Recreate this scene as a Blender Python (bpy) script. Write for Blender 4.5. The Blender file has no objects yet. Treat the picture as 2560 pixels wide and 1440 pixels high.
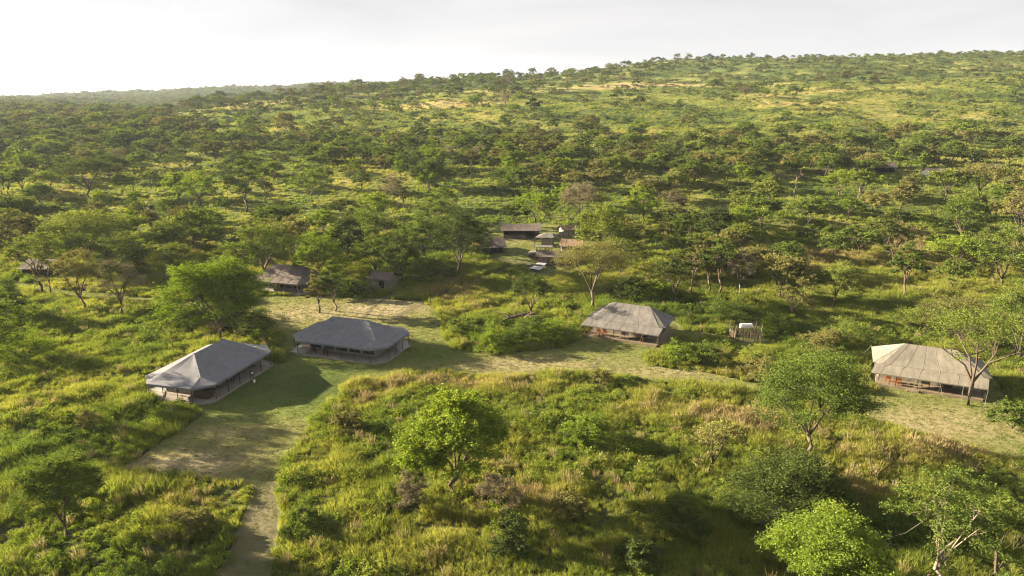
import bpy, math, random
import numpy as np
from mathutils import Vector, Matrix

# ============================================================ camera, light, sky, exposure
SC = bpy.context.scene
COL = SC.collection
F = 1707.0                       # focal length in pixels of the 2560 wide photograph
PITCH = math.atan(470 / F)
CP, SP = math.cos(PITCH), math.sin(PITCH)
CAMH = 35.0
cam = bpy.data.cameras.new("camera")
cam.sensor_width = 36.0
cam.lens = 36.0 * F / 2560.0
cam.clip_start, cam.clip_end = 0.5, 12000
camo = bpy.data.objects.new("camera", cam)
camo.location = (0, 0, CAMH)
camo.rotation_euler = (math.pi / 2 - PITCH, 0, 0)
COL.objects.link(camo)
SC.camera = camo

SUN_EL = math.radians(15.8)
SUN_AZ = (-0.954, 0.30)          # towards the sun, seen from above
W = bpy.data.worlds.new("World")
SC.world = W
W.use_nodes = True
wn, wl = W.node_tree.nodes, W.node_tree.links
wn.clear()
wo = wn.new("ShaderNodeOutputWorld")
bg = wn.new("ShaderNodeBackground")
sky = wn.new("ShaderNodeTexSky")
sky.sky_type = 'NISHITA'
sky.sun_disc = False
sky.sun_elevation = SUN_EL
sky.sun_rotation = math.atan2(SUN_AZ[0], SUN_AZ[1])
sky.altitude = 1500
sky.air_density = 1.0
sky.dust_density = 2.0
sky.ozone_density = 1.0
# a thin bright veil of high cloud evens the sky out
bw = wn.new("ShaderNodeRGBToBW")
pw = wn.new("ShaderNodeMath"); pw.operation = 'POWER'; pw.inputs[1].default_value = 0.30
tc = wn.new("ShaderNodeTexCoord")
mp = wn.new("ShaderNodeMapping"); mp.inputs['Scale'].default_value = (1.3, 1.3, 9.0); mp.inputs['Rotation'].default_value = (0.05, 0.12, 0.3)
cn = wn.new("ShaderNodeTexNoise"); cn.inputs['Scale'].default_value = 1.6; cn.inputs['Detail'].default_value = 8; cn.inputs['Roughness'].default_value = 0.55; cn.inputs['Distortion'].default_value = 0.4
cr = wn.new("ShaderNodeMapRange"); cr.inputs[1].default_value = 0.32; cr.inputs[2].default_value = 0.68; cr.inputs[3].default_value = 0.0; cr.inputs[4].default_value = 1.0
ccol = wn.new("ShaderNodeMixRGB"); ccol.inputs[1].default_value = (0.85, 0.852, 0.88, 1); ccol.inputs[2].default_value = (1.02, 1.01, 1.015, 1)
veil = wn.new("ShaderNodeVectorMath"); veil.operation = 'SCALE'
amt = wn.new("ShaderNodeMath"); amt.operation = 'MULTIPLY'; amt.inputs[1].default_value = 0.88
mixs = wn.new("ShaderNodeMixRGB"); mixs.inputs[0].default_value = 1.0
wl.new(sky.outputs[0], bw.inputs[0]); wl.new(bw.outputs[0], pw.inputs[0]); wl.new(pw.outputs[0], amt.inputs[0])
wl.new(tc.outputs['Generated'], mp.inputs[0]); wl.new(mp.outputs[0], cn.inputs[0]); wl.new(cn.outputs[0], cr.inputs[0]); wl.new(cr.outputs[0], ccol.inputs[0])
wl.new(ccol.outputs[0], veil.inputs[0]); wl.new(amt.outputs[0], veil.inputs['Scale'])
wl.new(sky.outputs[0], mixs.inputs[1]); wl.new(veil.outputs[0], mixs.inputs[2])
wl.new(mixs.outputs[0], bg.inputs[0])
bg.inputs[1].default_value = 0.10
wl.new(bg.outputs[0], wo.inputs[0])

sun = bpy.data.lights.new("sun", 'SUN')
sun.energy = 5.0
sun.angle = math.radians(0.6)
sun.color = (1.0, 0.82, 0.57)
suno = bpy.data.objects.new("sun", sun)
tosun = Vector((SUN_AZ[0] * math.cos(SUN_EL), SUN_AZ[1] * math.cos(SUN_EL), math.sin(SUN_EL)))
suno.rotation_euler = tosun.to_track_quat('Z', 'Y').to_euler()
suno.location = (-60, 20, 60)
COL.objects.link(suno)

SC.view_settings.view_transform = 'Standard'
SC.view_settings.look = 'None'
SC.view_settings.gamma = 1
SC.view_settings.use_curve_mapping = False
SC.view_settings.exposure = 2.7
SC.render.engine = 'CYCLES'
SC.cycles.max_bounces = 6
SC.cycles.diffuse_bounces = 3
SC.cycles.glossy_bounces = 2
SC.cycles.transmission_bounces = 3
SC.cycles.transparent_max_bounces = 4
SC.cycles.volume_bounces = 0
SC.cycles.use_denoising = True
SC.cycles.denoiser = 'OPENIMAGEDENOISE'
SC.cycles.denoising_prefilter = 'NONE'
SC.cycles.filter_width = 1.15
SC.cycles.use_adaptive_sampling = False

# ============================================================ numbers: noise, terrain, pixel -> place
def _h(ix, iy, s):
    n = (ix * 374761393 + iy * 668265263 + s * 974634777) & 0xFFFFFFFF
    n = ((n ^ (n >> 13)) * 1274126177) & 0xFFFFFFFF
    return ((n ^ (n >> 16)) & 0xFFFF) / 65535.0

def vnoise(x, y, s=0):
    x = np.asarray(x, float); y = np.asarray(y, float)
    ix = np.floor(x).astype(np.int64); iy = np.floor(y).astype(np.int64)
    fx = x - ix; fy = y - iy
    fx = fx * fx * (3 - 2 * fx); fy = fy * fy * (3 - 2 * fy)
    a = _h(ix, iy, s); b = _h(ix + 1, iy, s); c = _h(ix, iy + 1, s); d = _h(ix + 1, iy + 1, s)
    return (a * (1 - fx) + b * fx) * (1 - fy) + (c * (1 - fx) + d * fx) * fy

def fbm(x, y, s=0, o=4):
    t = 0; a = 0.5; n = 0
    x = np.asarray(x, float); y = np.asarray(y, float)
    for i in range(o):
        t = t + a * vnoise(x * 2 ** i + 17.3 * i, y * 2 ** i - 9.1 * i, s + i); n += a; a *= 0.5
    return t / n

def kof(v):
    vy = 720.0 - np.asarray(v, float)
    return (vy * CP - F * SP) / (vy * SP + F * CP)

COLS = {
    0:    [(160, 600), (205, 520), (250, 450), (310, 400), (400, 350), (560, 303), (800, 277), (1200, 263), (1500, 262), (2250, 251), (2400, 256), (3500, 262)],
    350:  [(160, 600), (205, 520), (250, 450), (310, 400), (390, 350), (520, 310), (640, 291), (720, 303), (1000, 282), (1500, 264), (2250, 236), (2400, 242), (3500, 262)],
    600:  [(160, 600), (200, 520), (240, 450), (290, 400), (350, 350), (430, 310), (520, 280), (640, 256), (740, 268), (1100, 262), (1500, 250), (2250, 224), (2400, 232), (3500, 262)],
    880:  [(160, 600), (198, 520), (236, 450), (285, 400), (345, 350), (420, 303), (520, 263), (640, 235), (720, 224), (820, 234), (1200, 238), (1600, 230), (2250, 213), (2400, 222), (3500, 260)],
    1100: [(160, 600), (196, 520), (234, 450), (281, 400), (340, 350), (412, 300), (508, 258), (630, 227), (750, 205), (860, 217), (1500, 222), (2250, 216), (3500, 260)],
    1280: [(160, 600), (195, 520), (232, 450), (278, 400), (335, 350), (405, 300), (500, 256), (620, 222), (760, 193), (860, 198), (1000, 220), (3000, 260)],
    1700: [(160, 600), (190, 520), (226, 450), (270, 400), (322, 350), (390, 300), (470, 257), (560, 228), (640, 205), (760, 172), (870, 150), (950, 150), (1100, 180), (3000, 260)],
    2100: [(158, 600), (185, 520), (220, 450), (262, 400), (315, 350), (375, 300), (450, 255), (540, 215), (660, 182), (800, 152), (900, 140), (1000, 150), (3000, 260)],
    2560: [(158, 600), (180, 520), (215, 450), (258, 400), (308, 350), (365, 300), (430, 255), (500, 215), (600, 180), (720, 152), (860, 133), (960, 133), (1100, 150), (3000, 260)],
}
LY = np.linspace(math.log(40), math.log(6000), 500)
_tab = []
_ss = []
for u, pts in sorted(COLS.items()):
    ys = np.array([40, 100, 133] + [p[0] for p in pts] + [6000.0])
    zs = np.array([0, 0, 0.2] + [CAMH + p[0] * float(kof(p[1])) for p in pts] + [0.0])
    zs[-1] = zs[-2] - 30
    z = np.interp(LY, np.log(ys), zs)
    k = np.exp(-0.5 * (np.arange(-14, 15) / 5.0) ** 2); k /= k.sum()
    z = np.convolve(np.pad(z, 14, mode='edge'), k, mode='valid')
    _tab.append(z); _ss.append((u - 1280) / 1770.0)
TAB = np.array(_tab); SS = np.array(_ss)

def height(x, y):
    x = np.asarray(x, float); y = np.asarray(y, float)
    yy = np.maximum(y, 41.0)
    s = np.clip(x / np.maximum(y, 60.0), SS[0], SS[-1] - 1e-6)
    r = np.hypot(x, y)
    yc = np.where(np.abs(x) > 0.75 * yy, np.minimum(yy + 0 * r, yy), yy)
    fi = (np.log(np.minimum(yc, 5990)) - LY[0]) / (LY[1] - LY[0])
    i = np.clip(fi.astype(int), 0, len(LY) - 2); f = fi - i
    j = np.clip(np.searchsorted(SS, s, side='right') - 1, 0, len(SS) - 2)
    g = (s - SS[j]) / (SS[j + 1] - SS[j])
    g = g * g * (3 - 2 * g)
    z0 = TAB[j, i] * (1 - f) + TAB[j, i + 1] * f
    z1 = TAB[j + 1, i] * (1 - f) + TAB[j + 1, i + 1] * f
    z = z0 * (1 - g) + z1 * g
    far = np.clip((yy - 130) / 250.0, 0, 1)
    z = z + far * (fbm(x / 45.0, y / 45.0, 5, 4) - 0.5) * 5.5 + far * far * (fbm(x / 120.0, y / 120.0, 8, 3) - 0.5) * 8
    return z

def ray(u, v):
    vy = 720.0 - v
    return np.array([u - 1280.0, vy * SP + F * CP, vy * CP - F * SP])

def at(u, v, z=None):
    """place on the ground (or at height z) that the photograph shows at pixel u, v"""
    d = ray(u, v); d = d / d[1]
    if z is not None:
        t = (z - CAMH) / d[2]
        return np.array([d[0] * t, t, z])
    t = np.exp(np.linspace(math.log(41), math.log(2500), 6000))
    g = height(d[0] * t, t) - (CAMH + d[2] * t)
    k = int(np.argmax(g > 0)) if np.any(g > 0) else len(t) - 1
    return np.array([d[0] * t[k], t[k], height(d[0] * t[k], t[k])])

def proj(x, y, z):
    yy = y * CP - (z - CAMH) * SP
    up = y * SP + (z - CAMH) * CP
    return 1280 + F * x / yy, 720 - F * up / yy

def inpoly(x, y, poly):
    c = np.zeros(np.shape(x), bool)
    n = len(poly)
    for i in range(n):
        x0, y0 = poly[i]; x1, y1 = poly[(i + 1) % n]
        with np.errstate(divide='ignore', invalid='ignore'):
            t = ((y0 > y) != (y1 > y)) & (x < (x1 - x0) * (y - y0) / (y1 - y0 + 1e-12) + x0)
        c ^= t
    return c

def pxpoly(pts):
    return [tuple(at(u, v)[:2]) for u, v in pts]

# mown clearings and tracks, outlined on the ground
LAWNS = [pxpoly(p) for p in [
    [(290, 1176), (395, 1112), (500, 1045), (502, 1008), (360, 975), (360, 940), (690, 905), (760, 885), (870, 950), (862, 975), (800, 1035), (742, 1110), (706, 1170), (698, 1222), (640, 1222), (500, 1197), (380, 1186)],
    [(630, 1205), (706, 1205), (702, 1300), (682, 1400), (666, 1500), (480, 1500), (560, 1410), (594, 1330), (622, 1260)],
    [(640, 742), (760, 738), (900, 745), (1060, 752), (1090, 775), (1110, 800), (1100, 835), (1150, 878), (1260, 885), (1400, 872), (1462, 842), (1480, 800), (1700, 800), (1710, 858), (1620, 882), (1622, 912), (1700, 925), (1800, 935), (1880, 958), (1885, 982), (1750, 965), (1600, 948), (1480, 932), (1300, 938), (1100, 932), (1000, 938), (860, 962), (740, 925), (715, 875), (690, 830), (640, 800), (615, 770)],
    [(650, 762), (400, 747), (160, 722), (30, 700), (10, 716), (150, 742), (400, 768), (620, 795)],
    [(2185, 985), (2200, 900), (2500, 950), (2520, 1010), (2620, 1060), (2620, 1160), (2450, 1125), (2300, 1082), (2130, 1045), (2090, 1030), (2150, 1000), (1880, 980), (1880, 955), (2000, 960)],
    [(1185, 592), (1250, 560), (1400, 560), (1480, 600), (1470, 660), (1420, 690), (1330, 700), (1300, 668), (1215, 650)],
    [(1835, 870), (1830, 800), (1910, 800), (1915, 868)],
    [(1700, 825), (1835, 838), (1835, 852), (1700, 842)],
    [(905, 690), (1010, 690), (1015, 730), (905, 730)],
]]
def track(pts, w):
    P_ = [at(u, v)[:2] for u, v in pts]
    return P_, w
TRACKS = [track(p, w) for p, w in [
    ([(905, 800), (940, 760), (985, 735)], 1.0),
    ([(975, 800), (1040, 768), (1110, 737), (1200, 697), (1290, 664), (1330, 645)], 1.5),
    ([(1480, 925), (1510, 890), (1530, 868)], 0.5),
    ([(1215, 640), (1290, 655)], 2.0),
]]
def distpath(x, y, P_):
    d = np.full(np.shape(x), 1e9)
    for a, b in zip(P_[:-1], P_[1:]):
        ab = b - a; t = np.clip(((x - a[0]) * ab[0] + (y - a[1]) * ab[1]) / (ab @ ab), 0, 1)
        d = np.minimum(d, np.hypot(x - a[0] - t * ab[0], y - a[1] - t * ab[1]))
    return d

def lawn_mask(x, y):
    x = np.asarray(x, float); y = np.asarray(y, float)
    jx = x + (fbm(x / 1.2, y / 1.2, 31, 3) - 0.5) * 0.8
    jy = y + (fbm(x / 1.2, y / 1.2, 47, 3) - 0.5) * 0.8
    m = np.zeros(x.shape, bool)
    for i, p in enumerate(LAWNS):
        m |= inpoly(x, y, p) if i == 1 else inpoly(jx, jy, p)
    return m
def track_mask(x, y):
    m = np.zeros(np.shape(x))
    for P_, w in TRACKS:
        m = np.maximum(m, np.clip(1.4 - distpath(x, y, P_) / (w * 0.5), 0, 1))
    return m

# dry (positive) and lush (negative) patches: pixel centre, half sizes, amount
SPOTS = [(1640, 212, 330, 9, .65), (1980, 235, 220, 9, .4), (1110, 262, 150, 12, .6), (1300, 320, 300, 10, .12), (1900, 330, 300, 14, .15), (2300, 290, 200, 12, .15), (2300, 215, 200, 8, .3), (1150, 290, 120, 14, .3), (560, 295, 230, 15, -.05), (2030, 258, 150, 8, .45),
         (950, 225, 200, 8, .5), (620, 262, 90, 8, .5), (600, 226, 300, 4, .7), (150, 262, 260, 4, .5), (1850, 1055, 120, 38, .5), (1650, 1010, 150, 40, .2), (2400, 1135, 110, 26, .45),
         (1050, 960, 210, 18, .4), (900, 1010, 60, 30, .4), (1300, 965, 260, 18, .2), (450, 1260, 150, 60, .2), (1300, 1250, 120, 40, .3), (1750, 940, 150, 20, .2), (2100, 1230, 70, 40, .5),
         (2050, 640, 220, 40, .25), (1900, 690, 200, 40, .25), (1100, 720, 130, 25, .35), (1950, 1330, 60, 50, .3), (500, 905, 60, 20, .25), (2350, 870, 120, 30, .2), (460, 410, 120, 12, .25),
         (150, 1100, 200, 60, -.2), (900, 1200, 150, 100, -.2), (1450, 1130, 160, 80, -.25), (1700, 780, 300, 30, -.35), (1250, 830, 150, 40, -.45), (2000, 860, 150, 40, -.35),
         (1700, 300, 400, 40, -.1), (1250, 640, 120, 40, -.3), (1000, 700, 80, 25, -.35), (300, 840, 250, 45, -.15), (2200, 1350, 200, 80, -.3), (700, 300, 350, 25, -.1)]
_SP = []
for u, v, ru, rv, a in SPOTS:
    c = at(u, v); d = at(u, min(v + rv, 1439)); 
    _SP.append((c[0], c[1], max(ru * c[1] / 1770.0, 1), max(abs(c[1] - d[1]), 1.0), a))

def dryness(x, y):
    t = 0.34 + 0.75 * (fbm(x / 9.0, y / 9.0, 3, 4) - 0.5) + 0.5 * (fbm(x / 50.0, y / 50.0, 4, 3) - 0.5)
    for cx, cy, rx, ry, a in _SP:
        t = t + a * np.exp(-(((x - cx) / rx) ** 2 + ((y - cy) / ry) ** 2))
    return np.clip(t, 0, 1)

# ============================================================ small builders
def newobj(name, me, parent=None):
    o = bpy.data.objects.new(name, me)
    COL.objects.link(o)
    if parent is not None:
        o.parent = parent
    return o

def setp(o, label=None, cat=None, group=None, kind=None):
    if label: o['label'] = label
    if cat: o['category'] = cat
    if group: o['group'] = group
    if kind: o['kind'] = kind
    return o

def thing(name, label, cat, loc=(0, 0, 0), rz=0.0, group=None):
    o = newobj(name, None)
    o.location = loc; o.rotation_euler = (0, 0, rz)
    o.empty_display_size = 0.3
    return setp(o, label, cat, group)

def npmesh(name, verts, faces, mat, attrs=None, smooth=False):
    """verts (n,3), faces (m,k) all the same k"""
    me = bpy.data.meshes.new(name)
    verts = np.ascontiguousarray(verts, np.float32); faces = np.ascontiguousarray(faces, np.int32)
    k = faces.shape[1]
    me.vertices.add(len(verts)); me.vertices.foreach_set('co', verts.ravel())
    me.loops.add(faces.size); me.loops.foreach_set('vertex_index', faces.ravel())
    me.polygons.add(len(faces)); me.polygons.foreach_set('loop_start', np.arange(0, faces.size, k, dtype=np.int32))
    me.polygons.foreach_set('loop_total', np.full(len(faces), k, np.int32))
    if smooth:
        me.polygons.foreach_set('use_smooth', np.ones(len(faces), bool))
    for n, a in (attrs or {}).items():
        at_ = me.attributes.new(n, 'FLOAT', 'POINT'); at_.data.foreach_set('value', np.ascontiguousarray(a, np.float32))
    me.update(calc_edges=True)
    if mat: me.materials.append(mat)
    return me

class MB:
    """collects simple solids into one mesh"""
    def __init__(s): s.v = []; s.f = []
    def add(s, vs, fs):
        b = len(s.v); s.v += [tuple(map(float, p)) for p in vs]; s.f += [tuple(i + b for i in f) for f in fs]; return s
    def box(s, c, d, rz=0.0, rx=0.0):
        m = Matrix.Rotation(rz, 3, 'Z') @ Matrix.Rotation(rx, 3, 'X')
        vs = [m @ Vector((sx * d[0] / 2, sy * d[1] / 2, sz * d[2] / 2)) + Vector(c) for sx in (-1, 1) for sy in (-1, 1) for sz in (-1, 1)]
        return s.add(vs, [(0, 1, 3, 2), (4, 6, 7, 5), (0, 4, 5, 1), (2, 3, 7, 6), (0, 2, 6, 4), (1, 5, 7, 3)])
    def tube(s, pts, rad, n=6, cap=True):
        pts = [Vector(p) for p in pts]
        if not hasattr(rad, '__len__'): rad = [rad] * len(pts)
        b = len(s.v)
        for i, p in enumerate(pts):
            d = (pts[min(i + 1, len(pts) - 1)] - pts[max(i - 1, 0)]).normalized()
            a = d.cross(Vector((0, 0, 1)))
            if a.length < 0.05: a = Vector((1, 0, 0))
            a.normalize(); c = d.cross(a)
            for k in range(n):
                t = 2 * math.pi * k / n
                s.v.append(tuple(p + (a * math.cos(t) + c * math.sin(t)) * rad[i]))
        for i in range(len(pts) - 1):
            for k in range(n):
                s.f.append((b + i * n + k, b + i * n + (k + 1) % n, b + (i + 1) * n + (k + 1) % n, b + (i + 1) * n + k))
        if cap:
            s.f.append(tuple(b + k for k in range(n))[::-1]); s.f.append(tuple(b + (len(pts) - 1) * n + k for k in range(n)))
        return s
    def poly(s, pts, z0, z1):
        n = len(pts)
        vs = [(p[0], p[1], z0) for p in pts] + [(p[0], p[1], z1) for p in pts]
        fs = [tuple(range(n))[::-1], tuple(range(n, 2 * n))] + [(i, (i + 1) % n, n + (i + 1) % n, n + i) for i in range(n)]
        return s.add(vs, fs)
    def build(s, name, mat, parent=None, smooth=False):
        me = bpy.data.meshes.new(name); me.from_pydata(s.v, [], s.f); me.update()
        if smooth: me.polygons.foreach_set('use_smooth', np.ones(len(me.polygons), bool))
        me.materials.append(mat)
        return newobj(name, me, parent)

# ============================================================ materials
def mat_base(name):
    m = bpy.data.materials.new(name); m.use_nodes = True
    n, l = m.node_tree.nodes, m.node_tree.links
    n.clear()
    return m, n, l, n.new("ShaderNodeOutputMaterial")

def ramp(n, cols):
    r = n.new("ShaderNodeValToRGB")
    e = r.color_ramp.elements
    while len(e) > 1: e.remove(e[-1])
    e[0].position = cols[0][0]; e[0].color = (*cols[0][1], 1)
    for p, c in cols[1:]:
        x = e.new(p); x.color = (*c, 1)
    return r

def math_(n, l, op, a, b):
    m = n.new("ShaderNodeMath"); m.operation = op
    for i, q in enumerate((a, b)):
        if isinstance(q, (int, float)): m.inputs[i].default_value = q
        else: l.new(q, m.inputs[i])
    return m.outputs[0]

def leafmat(name, cols, trans=0.35, attr='rnd', rnd=0.5, inst=None, instw=0.0, shift=0.0):
    """foliage: colour from each leaf's own value, the plant's random value and, for scattered plants, the dryness of their spot"""
    m, n, l, out = mat_base(name)
    a = n.new("ShaderNodeAttribute"); a.attribute_name = attr
    oi = n.new("ShaderNodeObjectInfo")
    v = math_(n, l, 'MULTIPLY', a.outputs['Fac'], 1 - rnd - instw)
    v = math_(n, l, 'ADD', v, math_(n, l, 'MULTIPLY', oi.outputs['Random'], rnd))
    if inst:
        b = n.new("ShaderNodeAttribute"); b.attribute_type = 'INSTANCER'; b.attribute_name = inst
        v = math_(n, l, 'ADD', v, math_(n, l, 'MULTIPLY', b.outputs['Fac'], instw))
    v = math_(n, l, 'ADD', v, shift)
    r = ramp(n, cols); l.new(v, r.inputs[0])
    d = n.new("ShaderNodeBsdfDiffuse"); t = n.new("ShaderNodeBsdfTranslucent"); mx = n.new("ShaderNodeMixShader")
    hs = n.new("ShaderNodeHueSaturation"); hs.inputs['Saturation'].default_value = 1.15; hs.inputs['Value'].default_value = 1.25
    l.new(r.outputs[0], d.inputs[0]); l.new(r.outputs[0], hs.inputs['Color']); l.new(hs.outputs[0], t.inputs[0])
    mx.inputs[0].default_value = trans
    l.new(d.outputs[0], mx.inputs[1]); l.new(t.outputs[0], mx.inputs[2]); l.new(mx.outputs[0], out.inputs[0])
    return m

def simple(name, col, rough=0.8, var=0.15, scale=2.0, bump=0.0, metal=0.0, detail=4, stretch=None, stain=0.0):
    m, n, l, out = mat_base(name)
    p = n.new("ShaderNodeBsdfPrincipled")
    tc = n.new("ShaderNodeTexCoord"); nz = n.new("ShaderNodeTexNoise")
    nz.inputs['Scale'].default_value = scale; nz.inputs['Detail'].default_value = detail
    if stretch:
        mp = n.new("ShaderNodeMapping"); mp.inputs['Scale'].default_value = stretch
        l.new(tc.outputs['Object'], mp.inputs[0]); l.new(mp.outputs[0], nz.inputs[0])
    else:
        l.new(tc.outputs['Object'], nz.inputs[0])
    r = ramp(n, [(0.3, tuple(c * (1 - var) for c in col)), (0.7, tuple(min(1, c * (1 + var)) for c in col))])
    l.new(nz.outputs[0], r.inputs[0]); l.new(r.outputs[0], p.inputs['Base Color'])
    if stain:      # weather stains and faded panels in the cloth
        mp2 = n.new("ShaderNodeMapping"); mp2.inputs['Scale'].default_value = (1.3, .35, .35); l.new(tc.outputs['Object'], mp2.inputs[0])
        n2 = n.new("ShaderNodeTexNoise"); n2.inputs['Scale'].default_value = 1.4; n2.inputs['Detail'].default_value = 6; n2.inputs['Roughness'].default_value = .7; l.new(mp2.outputs[0], n2.inputs[0])
        r2 = ramp(n, [(.32, (1 - stain,) * 3), (.5, (1, 1, 1)), (.72, (1 + stain * .8, 1 + stain * .75, 1 + stain * .65))]); l.new(n2.outputs[0], r2.inputs[0])
        mm = n.new("ShaderNodeMixRGB"); mm.blend_type = 'MULTIPLY'; mm.inputs[0].default_value = 1; l.new(r.outputs[0], mm.inputs[1]); l.new(r2.outputs[0], mm.inputs[2]); l.new(mm.outputs[0], p.inputs['Base Color'])
    p.inputs['Roughness'].default_value = rough; p.inputs['Metallic'].default_value = metal
    p.inputs['Specular IOR Level'].default_value = 0.25
    if bump:
        b = n.new("ShaderNodeBump"); b.inputs['Strength'].default_value = bump; b.inputs['Distance'].default_value = 0.1
        l.new(nz.outputs[0], b.inputs['Height']); l.new(b.outputs[0], p.inputs['Normal'])
    l.new(p.outputs[0], out.inputs[0])
    return m

GRASSR = [(0.0, (.05, .085, .024)), (.2, (.10, .145, .032)), (.4, (.18, .215, .046)), (.6, (.275, .268, .074)), (.8, (.32, .27, .12)), (1.0, (.27, .20, .11))]
M_GRASS = leafmat('grass_blades', GRASSR, 0.4, rnd=0.12, inst='dry', instw=0.62)
M_SCRUB = leafmat('scrub_leaves', [(0.0, (.035, .055, .022)), (.4, (.07, .10, .032)), (.7, (.13, .15, .048)), (1.0, (.19, .17, .075))], 0.25, rnd=0.5, inst='dry', instw=0.2)
M_DRY = leafmat('seed_grass', [(0, (.14, .145, .06)), (.5, (.25, .215, .11)), (1, (.22, .155, .09))], 0.3, rnd=0.3, inst='dry', instw=0.3)
M_HERB = leafmat('herb_leaves', [(0.0, (.035, .06, .020)), (.3, (.08, .125, .030)), (.55, (.165, .215, .042)), (.75, (.26, .265, .062)), (1.0, (.25, .20, .085))], 0.35, rnd=0.25, inst='dry', instw=0.35)
M_SHORT = leafmat('mown_blades', [(0, (.06, .11, .03)), (.4, (.13, .165, .045)), (.7, (.21, .20, .075)), (1, (.28, .24, .13))], 0.3, rnd=0.1, inst='dry', instw=0.6)
CROWN = {
    'lime':  leafmat('lime_leaves', [(0, (.09, .135, .024)), (.5, (.155, .215, .034)), (1, (.25, .29, .052))], 0.32, rnd=0.3),
    'green': leafmat('green_leaves', [(0, (.052, .088, .022)), (.5, (.118, .158, .034)), (1, (.20, .225, .052))], 0.28, rnd=0.45),
    'olive': leafmat('olive_leaves', [(0, (.080, .085, .034)), (.5, (.155, .155, .052)), (1, (.23, .215, .075))], 0.26, rnd=0.45),
    'dark':  leafmat('dark_leaves', [(0, (.036, .055, .020)), (.5, (.075, .10, .028)), (1, (.125, .145, .040))], 0.24, rnd=0.45),
    'brown': leafmat('brown_twigs', [(0, (.115, .10, .06)), (.5, (.18, .16, .095)), (1, (.24, .215, .125))], 0.15, rnd=0.4),
}
M_BARK = simple('bark', (.085, .066, .05), .9, .4, 6.0, stretch=(3, 3, .6))
M_PALEBARK = simple('pale_bark', (.19, .155, .12), .9, .35, 5.0, stretch=(3, 3, .6))
M_GREY = simple('grey_canvas', (.150, .154, .178), .85, .10, 1.3, bump=.12, detail=8, stain=.16)
M_TAN = simple('tan_canvas', (.132, .126, .12), .85, .22, 1.1, bump=.15, detail=8, stain=.24)
M_BEIGE = simple('beige_canvas', (.18, .167, .14), .85, .12, 1.1, bump=.15, detail=8, stain=.24)
M_BROWN = simple('brown_canvas', (.115, .095, .085), .85, .2, .9, bump=.15, detail=8, stain=.24)
M_ORANGE = simple('sunburnt_canvas', (.24, .165, .105), .85, .18, 1.2, bump=.15, stain=.24)
M_SEAM = simple('seam_tape', (.155, .145, .13), .85, .1)
M_SEAMD = simple('dark_seam_tape', (.12, .11, .10), .85, .1)
M_SEAMG = simple('grey_seam_tape', (.165, .168, .18), .85, .1)
M_CREAM = simple('cream_canvas', (.26, .23, .19), .85, .15, 2.0, bump=.3, stretch=(3, 3, .4))
M_WALL = simple('wall_canvas', (.20, .18, .145), .85, .12, 1.5)
M_DARKW = simple('dark_mesh', (.014, .018, .018), .6, .2)
M_GREENW = simple('green_mesh', (.03, .055, .05), .6, .2)
M_DECK = simple('deck', (.25, .22, .195), .9, .16, .8, detail=8)
M_DECKW = simple('wood_deck', (.20, .16, .11), .85, .2, 2.0, stretch=(.4, 4, 1))
M_POST = simple('dark_pole', (.03, .024, .02), .6, .2)
M_REDPOST = simple('red_pole', (.13, .05, .03), .6, .2)
M_ROPE = simple('rope', (.22, .23, .19), .9, .1)
M_ORWOOD = simple('varnished_wood', (.22, .075, .02), .55, .2, 5.0)
M_DKWOOD = simple('dark_wood', (.05, .03, .022), .5, .3, 5.0)
M_WHITE = simple('white_paint', (.72, .72, .74), .45, .05)
M_BLACK = simple('black_rubber', (.02, .02, .02), .8, .1)
M_KHAKI = simple('khaki_paint', (.19, .175, .13), .45, .15)
M_GLASSD = simple('dark_glass', (.03, .035, .04), .15, .1)
M_PANEL = simple('solar_sheet', (.50, .50, .60), .25, .05)
M_STICK = simple('dry_sticks', (.125, .098, .072), .9, .35, 3.0)
M_EARTH = simple('earth', (.13, .085, .055), .95, .25, 2.0)
M_THATCH = simple('dark_thatch', (.10, .085, .07), .95, .3, 2.0, bump=.4)
M_RUST = simple('orange_paint', (.45, .16, .05), .6, .2)
M_MAT = simple('pale_mat', (.36, .34, .335), .85, .08, 1.0)

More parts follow.
